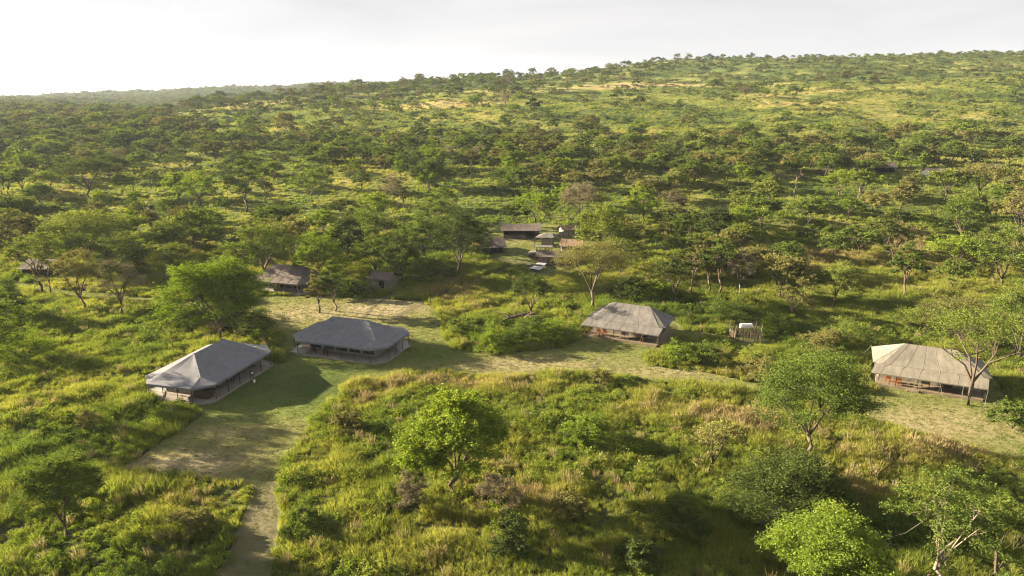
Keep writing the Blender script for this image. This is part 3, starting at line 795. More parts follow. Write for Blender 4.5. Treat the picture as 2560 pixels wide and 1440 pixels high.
def guest_tent(name, label, c, ang, L, W_, eave, low, ridge, hr, ext, canvas, postm, seams, deckm, winm, grp='guest tents along the mown strip'):
    z0 = gz(c[0], c[1])
    t = thing(name, label, 'tent', (c[0], c[1], z0), ang, grp)
    x, y = L / 2, W_ / 2
    foot(t, [(-x, -y - ext * .6), (x, -y - ext * .6), (x, y), (-x, y)])
    A, B = (-hr, .2, ridge), (hr, .2, ridge)
    E = [(-x, -y, eave), (x, -y, eave), (x, y, eave - .2), (-x, y, eave - .2)]
    E[0] = (-x, -y + .5, eave); E[1] = (x, -y + .5, eave)
    F0, F1 = (-x - .15, -y - ext, low), (x - .6, -y - ext, low)
    Kl, Kr = (-x + 1.0, -y + .15, eave + .05), (x - 1.0, -y + .15, eave + .05)
    r_ = MB()
    patch(r_, A, B, Kr, Kl, 20, 9, .22, .05, 11); patch(r_, B, A, E[3], E[2], 12, 8, .2, .04, 12)
    patch(r_, A, A, Kl, E[0], 4, 9, .03, .02, 13); patch(r_, B, B, E[1], Kr, 4, 9, .03, .02, 14)
    tri(r_, A, E[3], E[0], 8, .12, .02, 15); tri(r_, B, E[1], E[2], 8, .12, .02, 16)
    sheet(r_, 'roof', canvas, t)
    r2 = MB(); patch(r2, (Kl[0] - .7, Kl[1], Kl[2] - .02), (Kr[0] + .6, Kr[1], Kr[2] - .02), F1, F0, 24, 4, .07, .05, 17)
    patch(r2, F0, F1, (F1[0], F1[1], F1[2] - .12), (F0[0], F0[1], F0[2] - .12), 20, 1, 0, .0, 17)
    sheet(r2, 'awning', canvas, t)
    for s in range(seams):
        f = (s + .5) / seams; x0 = -hr + 2 * hr * f; x1 = Kl[0] + (Kr[0] - Kl[0]) * f; x2 = F0[0] + (F1[0] - F0[0]) * f
        g0, g1 = (Kl[0] - .7, Kl[1], Kl[2] - .02), (Kr[0] + .6, Kr[1], Kr[2] - .02)
        MB().tube([ppt(A, B, Kr, Kl, f, q / 9, .22, .05, 11) for q in range(10)] + [ppt(g0, g1, F1, F0, f, q / 4, .07, .05, 17) for q in (1, 2, 3, 4)], .018, 4).build('seam', M_SEAM, t)
    MB().poly([(-x + .6, -y - ext + .1), (x - .9, -y - ext + .1), (x - .4, -y + .8), (x - .4, y - .3), (-x + .6, y - .3)], -.4, .3).build('deck', deckm, t)
    wx0, wx1, wy0, wy1, wt = -x + .9, x - .8, -y + 1.2, y - .4, eave - .15
    for a, b in (((wx0, wy0), (wx1, wy0)), ((wx0, wy1), (wx1, wy1)), ((wx0, wy0 + .03), (wx0, wy1 - .03)), ((wx1, wy0 + .03), (wx1, wy1 - .03))):
        l_ = math.hypot(b[0] - a[0], b[1] - a[1]); mx_, my_ = (a[0] + b[0]) / 2, (a[1] + b[1]) / 2
        w_ = MB().box((mx_, my_, (wt + .3) / 2), (l_, .05, wt - .3), math.atan2(b[1] - a[1], b[0] - a[0])).build('wall', M_WALL, t)
        if my_ == wy0:
            for i, (f, ww) in enumerate(((.14, 1.9), (.36, 1.8), (.57, 1.9), (.8, 1.9))):
                MB().box((wx0 + (wx1 - wx0) * f, wy0 - .035, 1.5), (ww, .03, 1.1)).build('window', winm if i else M_DARKW, w_)
            MB().box((wx0 + (wx1 - wx0) * .465, wy0 - .04, 1.25), (.8, .03, 1.8)).build('door', M_DARKW, w_)
        elif mx_ == wx1:
            MB().box((wx1 + .035, .4, 1.65), (.03, 3.6, .95)).build('window', winm, w_)
    n_ = 6
    for i in range(n_):
        f = i / (n_ - 1); px_ = F0[0] + .5 + (F1[0] - F0[0] - .6) * f
        post(t, px_, -y - ext + .25, -.2, low + .1, postm)
        rope(t, (F0[0] + (F1[0] - F0[0]) * f, -y - ext, low - .05), (F0[0] + (F1[0] - F0[0]) * f + rt.normal(-.3, .25), -y - ext - 1.6, -.02))
    for px_ in (wx0, (wx0 + wx1) / 2, wx1): post(t, px_, -y + .2, .2, eave, postm)
    for sx in (-1, 1):
        for yy in (-y + .5, y): rope(t, (sx * x, yy, eave), (sx * (x + 1.5), yy, 0))
    MB().box((-x * .28, -y - ext + .05, .12), (1.3, .5, .2)).build('step', deckm, t)
    return t
T3 = guest_tent('tan_guest_tent', 'tan guest tent with red-brown poles between the thicket and the stick enclosure', (18.4, 100.8), math.radians(-25.5), 12.4, 7.0, 2.55, 1.85, 4.55, 2.9, 1.3, M_TAN, M_REDPOST, 5, M_DECKW, M_GREENW)
T4 = guest_tent('pale_guest_tent', 'palest beige guest tent with a tree in front of it at the right edge', (53.6, 82.2), math.radians(-25.5), 12.9, 7.2, 2.55, 1.75, 4.5, 2.9, 1.35, M_BEIGE, M_POST, 6, M_DECKW, M_GREENW)

# ------------------------------------------------ furniture on the decks
def chair(loc, rz, mat, label, grp, cloth=None):
    t = thing('chair', label, 'chair', loc, rz, grp)
    MB().box((0, 0, .45), (.5, .5, .06)).build('seat', cloth or mat, t)
    MB().box((0, .25, .78), (.5, .05, .5), 0, -.15).build('backrest', cloth or mat, t)
    for sx in (-1, 1):
        for sy in (-1, 1): MB().box((sx * .23, sy * .22, .21), (.05, .05, .42)).build('leg', mat, t)
        MB().box((sx * .27, 0, .66), (.06, .5, .04)).build('armrest', mat, t)
    return t
def table(loc, rz, l_, w_, mat, label, grp=None, top=None, h_=.74):
    t = thing('table', label, 'table', loc, rz, grp)
    MB().box((0, 0, h_), (l_, w_, .05)).build('table_top', top or mat, t)
    for sx in (-1, 1):
        for sy in (-1, 1): MB().box((sx * (l_ / 2 - .08), sy * (w_ / 2 - .08), h_ / 2 - .02), (.06, .06, h_ - .04)).build('leg', mat, t)
    return t
a1 = T1.rotation_euler.z
for i, (x, y, w_) in enumerate([(-3.4, -2.2, 'nearest the front corner'), (-.9, -2.3, 'beside the middle posts')]):
    table(w2(T1, x, y, .25), a1, 1.8, .9, M_DKWOOD, f'dark dining table in the open side of the long mess tent, {w_}', 'tables in the mess tent')
    for j, (dx, dy, r2) in enumerate([(-.5, -.75, math.pi), (.5, -.75, math.pi), (-.5, .75, 0), (.5, .75, 0)]):
        q = ('outer left', 'outer right', 'inner left', 'inner right')[j]
        chair(w2(T1, x + dx, y + dy, .25), a1 + r2, M_DKWOOD, f'dark safari chair at the {q} of the table {w_}', 'chairs in the mess tent')
for i, (x, y, w_) in enumerate([(4.2, -2.9, 'outer'), (5.1, -2.0, 'inner')]):
    chair(w2(T1, x, y, .25), a1 + math.pi, M_REDPOST, f'{w_} of the two red-brown chairs at the far right end of the long mess tent', 'red-brown chairs in the mess tent')
table(w2(T1, 2.6, -3.5, .25), a1, .7, .5, M_CREAM, 'small pale low table on the edge of the long mess tent deck', h_=.45)
o = thing('bar_counter', 'black bar counter at the front corner of the long mess tent', 'bar counter', w2(T1, -5.5, -2.9, .24), a1)
MB().box((0, 0, .5), (1.0, 2.0, 1.0)).build('cabinet', M_DKWOOD, o); MB().box((0, 0, 1.03), (1.1, 2.1, .06)).build('counter_top', M_BLACK, o)
b0 = at(632, 950)
o = thing('wash_stand', 'dark wash stand with a white bowl on the grass beside the long mess tent', 'wash stand', tuple(b0), a1)
for k in range(3):
    q = k * 2.094; MB().tube([(.35 * math.cos(q), .35 * math.sin(q), 0), (.08 * math.cos(q), .08 * math.sin(q), .85)], .035, 5).build('leg', M_DKWOOD, o)
MB().tube([(0, 0, .83), (0, 0, .88)], .34, 12).build('stand_top', M_DKWOOD, o)
MB().tube([(0, 0, .885), (0, 0, .98)], [.12, .22], 12).build('bowl', M_WHITE, o)
o = thing('water_bottle', 'white water canister on the grass in front of the dark wash stand', 'canister', tuple(at(636, 956)), 0)
MB().tube([(0, 0, 0), (0, 0, .38)], .15, 10).build('canister_body', M_WHITE, o); MB().tube([(0, 0, .38), (0, 0, .46)], .05, 8).build('cap', M_BLACK, o)
for i, (x, n_) in enumerate([(-3.9, 'left'), (-2.9, 'right')]):
    chair(w2(T3, x, -3.6, .31), T3.rotation_euler.z + math.pi, M_ORWOOD, f'{n_} red-brown chair on the porch of the tan guest tent', 'chairs on the tan tent porch')
table(w2(T3, -3.4, -4.1, .31), T3.rotation_euler.z, .6, .45, M_ORWOOD, 'red-brown side table between the two porch chairs of the tan guest tent', h_=.5)
for i, (x, n_) in enumerate([(-4.5, 'left'), (-3.3, 'right')]):
    chair(w2(T4, x, -3.5, .31), T4.rotation_euler.z + math.pi, M_ORWOOD, f'{n_} bright orange wooden chair on the porch of the palest tent', 'chairs on the palest tent porch', None)
table(w2(T4, -3.9, -4.3, .31), T4.rotation_euler.z, 1.2, .5, M_ORWOOD, 'orange wooden low table before the two chairs of the palest tent', h_=.45)
table(w2(T3, 3.4, -4.0, .31), T3.rotation_euler.z, .9, .5, M_DKWOOD, 'dark wash table at the right end of the tan guest tent porch', h_=.8)
table(w2(T4, 1.9, -4.2, .31), T4.rotation_euler.z, .9, .5, M_DKWOOD, 'dark wash table in the middle of the palest tent porch', h_=.8)
# folding director chairs by the second marquee
for i, (x, w_) in enumerate([(-3.6, 'left'), (-1.7, 'right')]):
    chair(w2(T2, x, -4.2, .24), T2.rotation_euler.z + math.pi + .4, M_POST, f'{w_} folding chair on the window-panelled marquee apron', 'folding chairs on the marquee apron', M_DKWOOD)

# ------------------------------------------------ camp tents
def ridge_tent(name, label, u, v, wpx, ang, W_, eave, ridge, canvas, wallm=None, sag=.12, seams=0, seamm=None, front='open', over=.5, group='supply camp tents', dz=0., cat='tent', x_off=0, postm=None):
    p = at(u, v); yy = p[1] * CP - (p[2] - CAMH) * SP
    L = wpx * yy / F
    t = thing(name, label, cat, (p[0] - math.sin(ang) * -W_ / 2, p[1] + math.cos(ang) * W_ / 2, gz(p[0], p[1]) + dz), ang, group)
    x, y = L / 2, W_ / 2 + over
    foot(t, [(-x + .3, -W_ / 2), (x - .3, -W_ / 2), (x - .3, W_ / 2), (-x + .3, W_ / 2)])
    r_ = MB()
    A, B = (-x, 0, ridge), (x, 0, ridge + .1)
    n_ = 12
    for s_, e0, e1 in ((-1, (-x - .1, -y, eave), (x + .1, -y, eave)), (1, (x + .1, y, eave), (-x - .1, y, eave))):
        a, b = (A, B) if s_ < 0 else (B, A)
        patch(r_, a, b, e1, e0, n_, 6, .10, .03, 3 * len(name))
    for i in range(len(r_.v)):
        q = r_.v[i]; r_.v[i] = (q[0], q[1], q[2] - sag * (1 - (q[0] / x) ** 2) * max(0, 1 - abs(q[1]) / y))
    sheet(r_, 'roof', canvas, t)
    for s in range(seams):
        fx = -x + 2 * x * (s + 1) / (seams + 1)
        sg = sag * (1 - (fx / x) ** 2)
        sp = []
        for q in range(7):
            pq = ppt(A, B, (x + .1, -y, eave), (-x - .1, -y, eave), (fx + x) / (2 * x), q / 6, .10, .03, 3 * len(name))
            pq.z -= sag * (1 - (pq.x / x) ** 2) * max(0, 1 - abs(pq.y) / y); sp.append(pq)
        MB().tube(sp, .025, 4).build('seam', seamm or M_SEAM, t)
    wm = wallm or M_WALL; wx, wy = x - .55, W_ / 2 - .1
    if front != 'fly':
        MB().box((0, wy, eave / 2), (2 * wx, .05, eave)).build('wall', wm, t)
        MB().box((-wx, 0, eave / 2), (.05, 2 * wy - .06, eave)).build('wall', wm, t)
        MB().box((wx, 0, eave / 2), (.05, 2 * wy - .06, eave)).build('wall', wm, t)
        for sx in (-1, 1): sheet(MB().add([(sx * (wx + .005), -wy, eave), (sx * (wx + .005), wy, eave), (sx * wx, 0, ridge - .25)], [(0, 1, 2)]), 'gable', wm, t)
        MB().box((0, 0, .03), (2 * wx - .1, 2 * wy - .1, .06)).build('groundsheet', M_BROWN, t)
    if front == 'door':
        fw = MB().box((0, -wy, eave / 2), (2 * wx, .05, eave)).build('wall', wm, t)
        MB().box((.25, -wy - .04, eave * .42), (1.1, .03, eave * .75)).build('door', M_DARKW, fw)
    elif front == 'half':
        fw = MB().box((-wx * .35, -wy, eave * .22), (wx * 1.25, .05, eave * .44)).build('wall', M_BROWN, t)
        MB().box((wx * .95 - .3, -wy, eave * .5), (.6, .05, eave)).build('wall', wm, t)
    elif front == 'closed':
        fw = MB().box((0, -wy, eave / 2), (2 * wx, .05, eave)).build('wall', wm, t)
    for fx in (-.92, -.3, .3, .92):
        post(t, fx * x, -y + .15, 0, eave, postm or M_POST, .05)
        post(t, fx * x, y - .15, 0, eave, postm or M_POST, .05)
    for sx in (-1, 1):
        for sy in (-1, 1): rope(t, (sx * x, sy * y, eave), (sx * (x + .9), sy * (y + 1.0), -.05))
    return t
ridge_tent('small_square_hut', 'small square brown tent hut with a dark doorway under the dark tree', 966, 722, 60, math.radians(-20), 3.4, 1.9, 3.0, M_BROWN, M_WALL, front='door', over=.35, group='small camp huts')
mat_on('ground_mat', 'small pale mat at the door of the small square tent hut', [(936, 716), (944, 713), (951, 717), (943, 720)], .1)
T7 = ridge_tent('supply_tent', 'long brown supply tent with sagging seamed roof and open dark front, behind the safari truck', 1305, 597, 98, math.radians(-3), 5.4, 2.0, 3.35, M_BROWN, M_BROWN, sag=.3, seams=4, front='half')
ridge_tent('open_ended_tent', 'dark open-ended ridge tent half hidden by the largest dark tree', 1222, 634, 66, math.radians(12), 4.4, 1.5, 3.0, M_BROWN, M_DARKW, front='closed', over=.8)
T10 = ridge_tent('drying_shelter', 'sunburnt orange-tan fly shelter with cloths hung under it', 1436, 640, 56, math.radians(-12), 3.8, 2.3, 3.5, M_ORANGE, front='fly', seams=3, seamm=M_SEAMD, postm=M_CREAM)
ridge_tent('store_tent', 'sunlit tan tent roof behind the small cream shower tent, half under the big dome tree', 1415, 592, 46, math.radians(20), 3.0, 1.8, 2.7, M_ORANGE, M_CREAM, front='closed')
T11 = ridge_tent('kitchen_tent', 'plain grey-brown tent roof beside the white solar panels', 1393, 664, 98, math.radians(-7), 3.8, 1.9, 2.9, M_BROWN, M_STICK, seams=2, front='closed')
ridge_tent('far_left_tent', 'tent with a grey roof half hidden by trees at the left edge', 96, 694, 84, math.radians(-4), 6.0, 1.8, 3.2, M_BROWN, M_DARKW, front='half', seams=3)
mat_on('ground_mat', 'pale mat at the left end of the far left tent', [(38, 692), (60, 688), (66, 694), (44, 698)], .3)
# hanging cloths
for i in range(7):
    x = -2.0 + i * .62
    o = thing('hanging_cloth', f'{ORDN[i] if "ORDN" in globals() else ("leftmost", "second", "third", "fourth", "fifth", "sixth", "rightmost")[i]} cream cloth hanging under the orange-tan shelter, counted from the left', 'cloth', w2(T10, x, -1.5, 0), T10.rotation_euler.z + rt.normal(0, .2), 'cloths hanging under the shelter')
    m_ = MB(); patch(m_, (-.24, 0, 2.0), (.24, 0, 2.0), (.20, .1 * rt.normal(), .25 + .3 * rt.random()), (-.18, 0, .3 + .3 * rt.random()), 6, 6, .0, .0, i)
    m_.v = [(q[0], q[1] + .08 * math.sin(q[0] * 26 + i), q[2]) for q in m_.v]
    sheet(m_, 'cloth_panel', M_CREAM, o)
# small shower tent: tall box with gathered curtains under a pitched fly
p = at(1369, 618)
o = thing('shower_tent', 'small cream shower tent with gathered curtains just behind the safari truck', 'tent', (p[0], p[1] + 1.3, p[2]), math.radians(-14), 'supply camp tents')
foot(o, [(-1.6, -1.3), (2.2, -1.3), (2.2, 1.4), (-1.6, 1.4)])
for k_ in range(2):
    cu = MB(); s_ = -1 if k_ == 0 else 1
    patch(cu, (s_ * 1.25, -1.15, 2.3), (0, -1.15, 2.3), (s_ * .75, -1.15, .1), (s_ * 1.25, -1.15, .1), 12, 8, 0, 0)
    cu.v = [(q[0], q[1] + .07 * math.sin(q[0] * 16), q[2]) for q in cu.v]
    sheet(cu, 'curtain', M_CREAM, o)
MB().box((0, -1.0, 1.2), (2.5, .04, 2.3)).build('wall', M_CREAM, o); MB().box((1.28, .3, 1.2), (.05, 2.7, 2.3)).build('wall', M_WALL, o); MB().box((-1.28, .3, 1.2), (.05, 2.7, 2.3)).build('wall', M_WALL, o)
fl = MB(); patch(fl, (-.2, .2, 3.0), (1.1, .2, 3.0), (1.9, -1.7, 2.35), (-2.6, -2.0, 2.2), 10, 5, .05, .02); patch(fl, (1.1, .2, 3.0), (-.2, .2, 3.0), (-2.2, 2.0, 2.3), (2.2, 1.9, 2.35), 10, 5, .05, .02)
tri(fl, (1.1, .2, 3.0), (1.9, -1.7, 2.35), (2.2, 1.9, 2.35), 5); tri(fl, (-.2, .2, 3.0), (-2.2, 2.0, 2.3), (-2.6, -2.0, 2.2), 5)
sheet(fl, 'fly_sheet', M_TAN, o)
for x, y in ((-2.6, -2.0), (1.9, -1.7), (2.2, 1.9), (-2.2, 2.0)): post(o, x, y, -.1, 2.25, M_POST, .04)

# ------------------------------------------------ safari truck
p = at(1342, 645)
v_ = thing('safari_truck', 'open-sided khaki safari truck with a flat canopy parked nose left in the supply camp', 'safari truck', (p[0] + .9, p[1] + 1.1, p[2]), math.radians(-8))
foot(v_, [(-3, -1.1), (3, -1.1), (3, 1.1), (-3, 1.1)])
bd = MB()
prof = [(-2.6, .55), (-2.6, 1.0), (-2.45, 1.13), (-1.2, 1.2), (-1.05, 1.22), (2.45, 1.22), (2.5, .6), (2.1, .55)]
vs = [(x, -.92, z) for x, z in prof] + [(x, .92, z) for x, z in prof]; n_ = len(prof)
bd.add(vs, [tuple(range(n_)), tuple(range(2 * n_ - 1, n_ - 1, -1))] + [(i, n_ + i, n_ + (i + 1) % n_, (i + 1) % n_) for i in range(n_)])
bd.build('body', M_KHAKI, v_)
MB().box((-2.68, 0, .62), (.14, 1.9, .2)).build('bumper', M_BLACK, v_)
MB().box((-2.64, 0, .92), (.06, 1.1, .26)).build('grille', M_BLACK, v_)
for s_ in (-1, 1):
    MB().tube([(-2.64, s_ * .72, .92), (-2.72, s_ * .72, .92)], .11, 10).build('headlight', M_WHITE, v_)
    for wx in (-1.75, 1.55):
        w_ = MB().tube([(wx, s_ * .98, .42), (wx, s_ * .72, .42)], .42, 16).build('wheel', M_BLACK, v_)
        MB().tube([(wx, s_ * 1.0, .42), (wx, s_ * .97, .42)], .2, 12).build('hub_cap', M_KHAKI, w_)
        MB().box((wx, s_ * .95, .9), (1.1, .1, .12)).build('mudguard', M_KHAKI, v_)
    for px_ in (-.9, .35, 1.35, 2.4): MB().tube([(px_, s_ * .88, 1.2), (px_ + (.12 if px_ < 0 else 0), s_ * .85, 2.32)], .04, 6).build('canopy_post', M_BLACK, v_)
    MB().box((-.95, s_ * 1.08, 1.45), (.08, .22, .18)).build('mirror', M_BLACK, v_)
MB().box((-.98, 0, 1.5), (.04, 1.6, .5), 0, 0).build('windscreen', M_GLASSD, v_)
MB().box((.75, 0, 2.38), (3.7, 1.95, .09)).build('canopy', M_TAN, v_)
for x, z in ((-.3, 1.25), (.7, 1.35), (1.6, 1.45)):
    MB().box((x, 0, z), (.5, 1.5, .14)).build('seat', M_DKWOOD, v_); MB().box((x + .24, 0, z + .3), (.1, 1.5, .5)).build('backrest', M_DKWOOD, v_)
w_ = MB().tube([(2.62, 0, 1.0), (2.8, 0, 1.0)], .38, 14).build('spare_wheel', M_BLACK, v_)

# solar panels laid on low frames in front of the kitchen tent
def panel(label, pts, z=.55):
    ps = [at(u, v, z) for u, v in pts]; c = np.mean(ps, 0)
    t = thing('solar_panel', label, 'solar panel', (c[0], c[1], gz(c[0], c[1])), 0, 'solar panels by the kitchen tent')
    MB().poly([(q[0] - c[0], q[1] - c[1]) for q in ps], z - .02, z + .03).build('panel_sheet', M_PANEL, t)
    for q in ps: MB().tube([((q[0] - c[0]) * .9, (q[1] - c[1]) * .9, 0), ((q[0] - c[0]) * .9, (q[1] - c[1]) * .9, z)], .03, 5).build('leg', M_POST, t)
panel('pale blue-white solar panel farther from the viewer, in front of the kitchen tent', [(1347, 666), (1367, 669), (1361, 676), (1338, 673)])
panel('pale blue-white solar panel nearer to the viewer, in front of the kitchen tent', [(1337, 674), (1360, 677), (1350, 685), (1323, 680)])
panel('small white panel left of the two solar panels', [(1317, 671), (1327, 671.5), (1326, 674.5), (1317, 674)], .3)

# ------------------------------------------------ stick enclosures, tank
def stick_pen(name, label, u0, u1, v, depth, h_, mat, group, tall=1.6, n=60, seed=1, zoff=0):
    r = np.random.default_rng(seed)
    a, b = at(u0, v), at(u1, v); L = float(np.hypot(*(b - a)[:2])); ang = math.atan2(b[1] - a[1], b[0] - a[0])
    t = thing(name, label, 'stick fence', tuple((a + b) / 2 + [0, 0, zoff]), ang, group)
    x = L / 2
    path = [(-x, 0), (x, 0), (x, depth), (-x, depth), (-x, 0)]
    per = [L, depth, L, depth]
    for (p0_, p1_, l_) in zip(path[:-1], path[1:], per):
        m_ = max(2, int(n * l_ / (2 * L + 2 * depth)))
        for i in range(m_):
            f = (i + .5) / m_; px_ = p0_[0] + (p1_[0] - p0_[0]) * f + r.normal(0, .03); py_ = p0_[1] + (p1_[1] - p0_[1]) * f + r.normal(0, .05)
            hh = h_ * r.uniform(.85, 1.15)
            MB().tube([(px_, py_, -.15), (px_ + r.normal(0, .05), py_, hh * .5), (px_ + r.normal(0, .1), py_ + r.normal(0, .05), hh)], [.045, .04, .025], 5, False).build('stick', mat, t)
        MB().tube([(p0_[0], p0_[1] - .06, h_ * .75), ((p0_[0] + p1_[0]) / 2, (p0_[1] + p1_[1]) / 2 - .06, h_ * .68), (p1_[0], p1_[1] - .06, h_ * .75)], .035, 5).build('rail', M_PALEBARK, t)
    for cx_, cy_ in path[:4]:
        MB().tube([(cx_, cy_, -.2), (cx_ + .05, cy_, h_), (cx_ + r.normal(0, .12), cy_, h_ * tall)], [.08, .07, .035], 6).build('corner_post', M_PALEBARK, t)
        d = r.normal(0, .3); MB().tube([(cx_, cy_, h_ * 1.1), (cx_ + d, cy_, h_ * 1.5)], [.05, .02], 5).build('corner_post', M_PALEBARK, t)
    return t, L
pen, pL = stick_pen('stick_enclosure', 'rough stick enclosure round the white water tank, between the tan tent and the palest tent', 1836, 1902, 854, 2.6, 1.5, M_STICK, None, 1.75, 84)
FOOT.append([w2(pen, -pL / 2, 0)[:2], w2(pen, pL / 2, 0)[:2], w2(pen, pL / 2, 2.6)[:2], w2(pen, -pL / 2, 2.6)[:2]])
tk = thing('water_tank', 'white cylindrical water tank lying on a stick platform inside the enclosure', 'water tank', w2(pen, .15, 1.5), pen.rotation_euler.z)
MB().tube([(-.95, 0, 2.0), (-.85, 0, 2.0), (.75, 0, 2.0), (.85, 0, 2.0)], [.34, .38, .38, .34], 18).build('tank_body', M_WHITE, tk)
MB().box((.15, -.375, 2.0), (.9, .02, .03)).build('stripe', M_POST, tk)
MB().tube([(.95, 0, 1.8), (.95, 0, 1.0)], .03, 6).build('pipe', M_BLACK, tk)
for x in (-.6, .6): MB().box((x, 0, 1.56), (.1, .8, .12)).build('cradle', M_DKWOOD, tk)
for x in (-.7, .7):
    for y in (-.4, .4): MB().tube([(x, y, 0), (x, y, 1.5)], .05, 5).build('leg', M_STICK, tk)
# white tank stand in the left woodland
p = at(377, 538)
ts = thing('tank_stand', 'little stick stand with a black tank and white pole in the left woodland', 'tank stand', tuple(p), 0)
MB().box((0, 0, 1.9), (2.0, 1.5, .12)).build('platform', M_STICK, ts)
for x in (-.9, .9):
    for y in (-.65, .65): MB().tube([(x, y, -.1), (x, y, 1.9)], .07, 5).build('leg', M_STICK, ts)
MB().tube([(.3, 0, 1.97), (.3, 0, 2.7), (.3, 0, 2.85)], [.6, .6, .25], 14).build('barrel', M_BLACK, ts)
MB().tube([(-.75, -.3, 1.9), (-.75, -.3, 3.9)], .13, 8).build('white_pole', M_WHITE, ts)
MB().box((-.5, -.3, 3.95), (.8, .3, .1)).build('cross_arm', M_WHITE, ts)
p = at(300, 548); o = thing('fallen_log', 'dark fallen log left of the little tank stand', 'log', tuple(p), .1)
MB().tube([(-1.5, 0, .1), (-1.3, 0, 1.2)], [.3, .22], 7).build('stump', M_BARK, o); MB().tube([(-1.3, 0, .7), (1, .2, .4), (3, .1, .35)], [.2, .16, .1], 6).build('log_body', M_BARK, o)

# ------------------------------------------------ the far camp on the right slope
stick_pen('stick_fence', 'dark stick fence of the far camp under the trees on the right slope', 1948, 2012, 450, 6.0, 2.0, M_STICK, None, 1.2, 90, 7)
def far_hut(name, label, u, v, wpx, W_, eave, ridge, roofm, wallm, ang=0.0, front='open'):
    return ridge_tent(name, label, u, v, wpx, ang, W_, eave, ridge, roofm, wallm, front=front, group='far camp shelters', cat='shelter', sag=.2)
far_hut('thatched_hut', 'dark thatched hut among the trees on the right slope', 2217, 433, 46, 5, 1.9, 3.6, M_THATCH, M_DARKW)
far_hut('truck_shelter', 'low dark shelter over the orange truck on the right slope', 2352, 447, 62, 5, 2.1, 3.2, M_BROWN, M_DARKW)
far_hut('long_far_tent', 'brown roof peeping out just above the widest umbrella tree', 2468, 438, 70, 5, 2.0, 3.5, M_BROWN, M_BROWN, 0, 'closed')
far_hut('small_tan_hut', 'small tan hut alone in the trees above the bright slim-trunked tree', 1640, 470, 36, 3.2, 2.1, 2.9, M_TAN, M_CREAM, math.radians(-10), 'closed')
p = at(2328, 445)
tr = thing('orange_truck', 'orange-fronted truck parked under the low dark shelter on the right slope', 'truck', (p[0], p[1], p[2]), math.radians(-35))
MB().box((0, 0, 1.35), (1.7, 1.9, 1.5)).build('cab', M_RUST, tr); MB().box((2.5, 0, 1.2), (3.2, 1.9, 1.0)).build('cargo_bed', M_KHAKI, tr)
MB().box((-.87, 0, 1.6), (.04, 1.5, .6)).build('windscreen', M_GLASSD, tr); MB().box((-.9, 0, .6), (.12, 1.9, .22)).build('bumper', M_BLACK, tr)
for x in (0, 2.9):
    for s_ in (-1, 1): MB().tube([(x, s_ * .98, .45), (x, s_ * .7, .45)], .45, 14).build('wheel', M_BLACK, tr)
for s_ in (-1, 1): MB().tube([(-.87, s_ * .7, .95), (-.93, s_ * .7, .95)], .12, 10).build('headlight', M_WHITE, tr)
# ------------------------------------------------ trees placed one by one where the photograph shows them
def size_at(u, v, vt, wpx):
    p = at(u, v)
    lo, hi = 0.2, 40.0
    for _ in range(40):
        m_ = (lo + hi) / 2
        if proj(p[0], p[1], p[2] + m_)[1] > vt: lo = m_
        else: hi = m_
    yy = p[1] * CP - (p[2] - CAMH) * SP
    return p, lo, wpx / 2 * yy / F

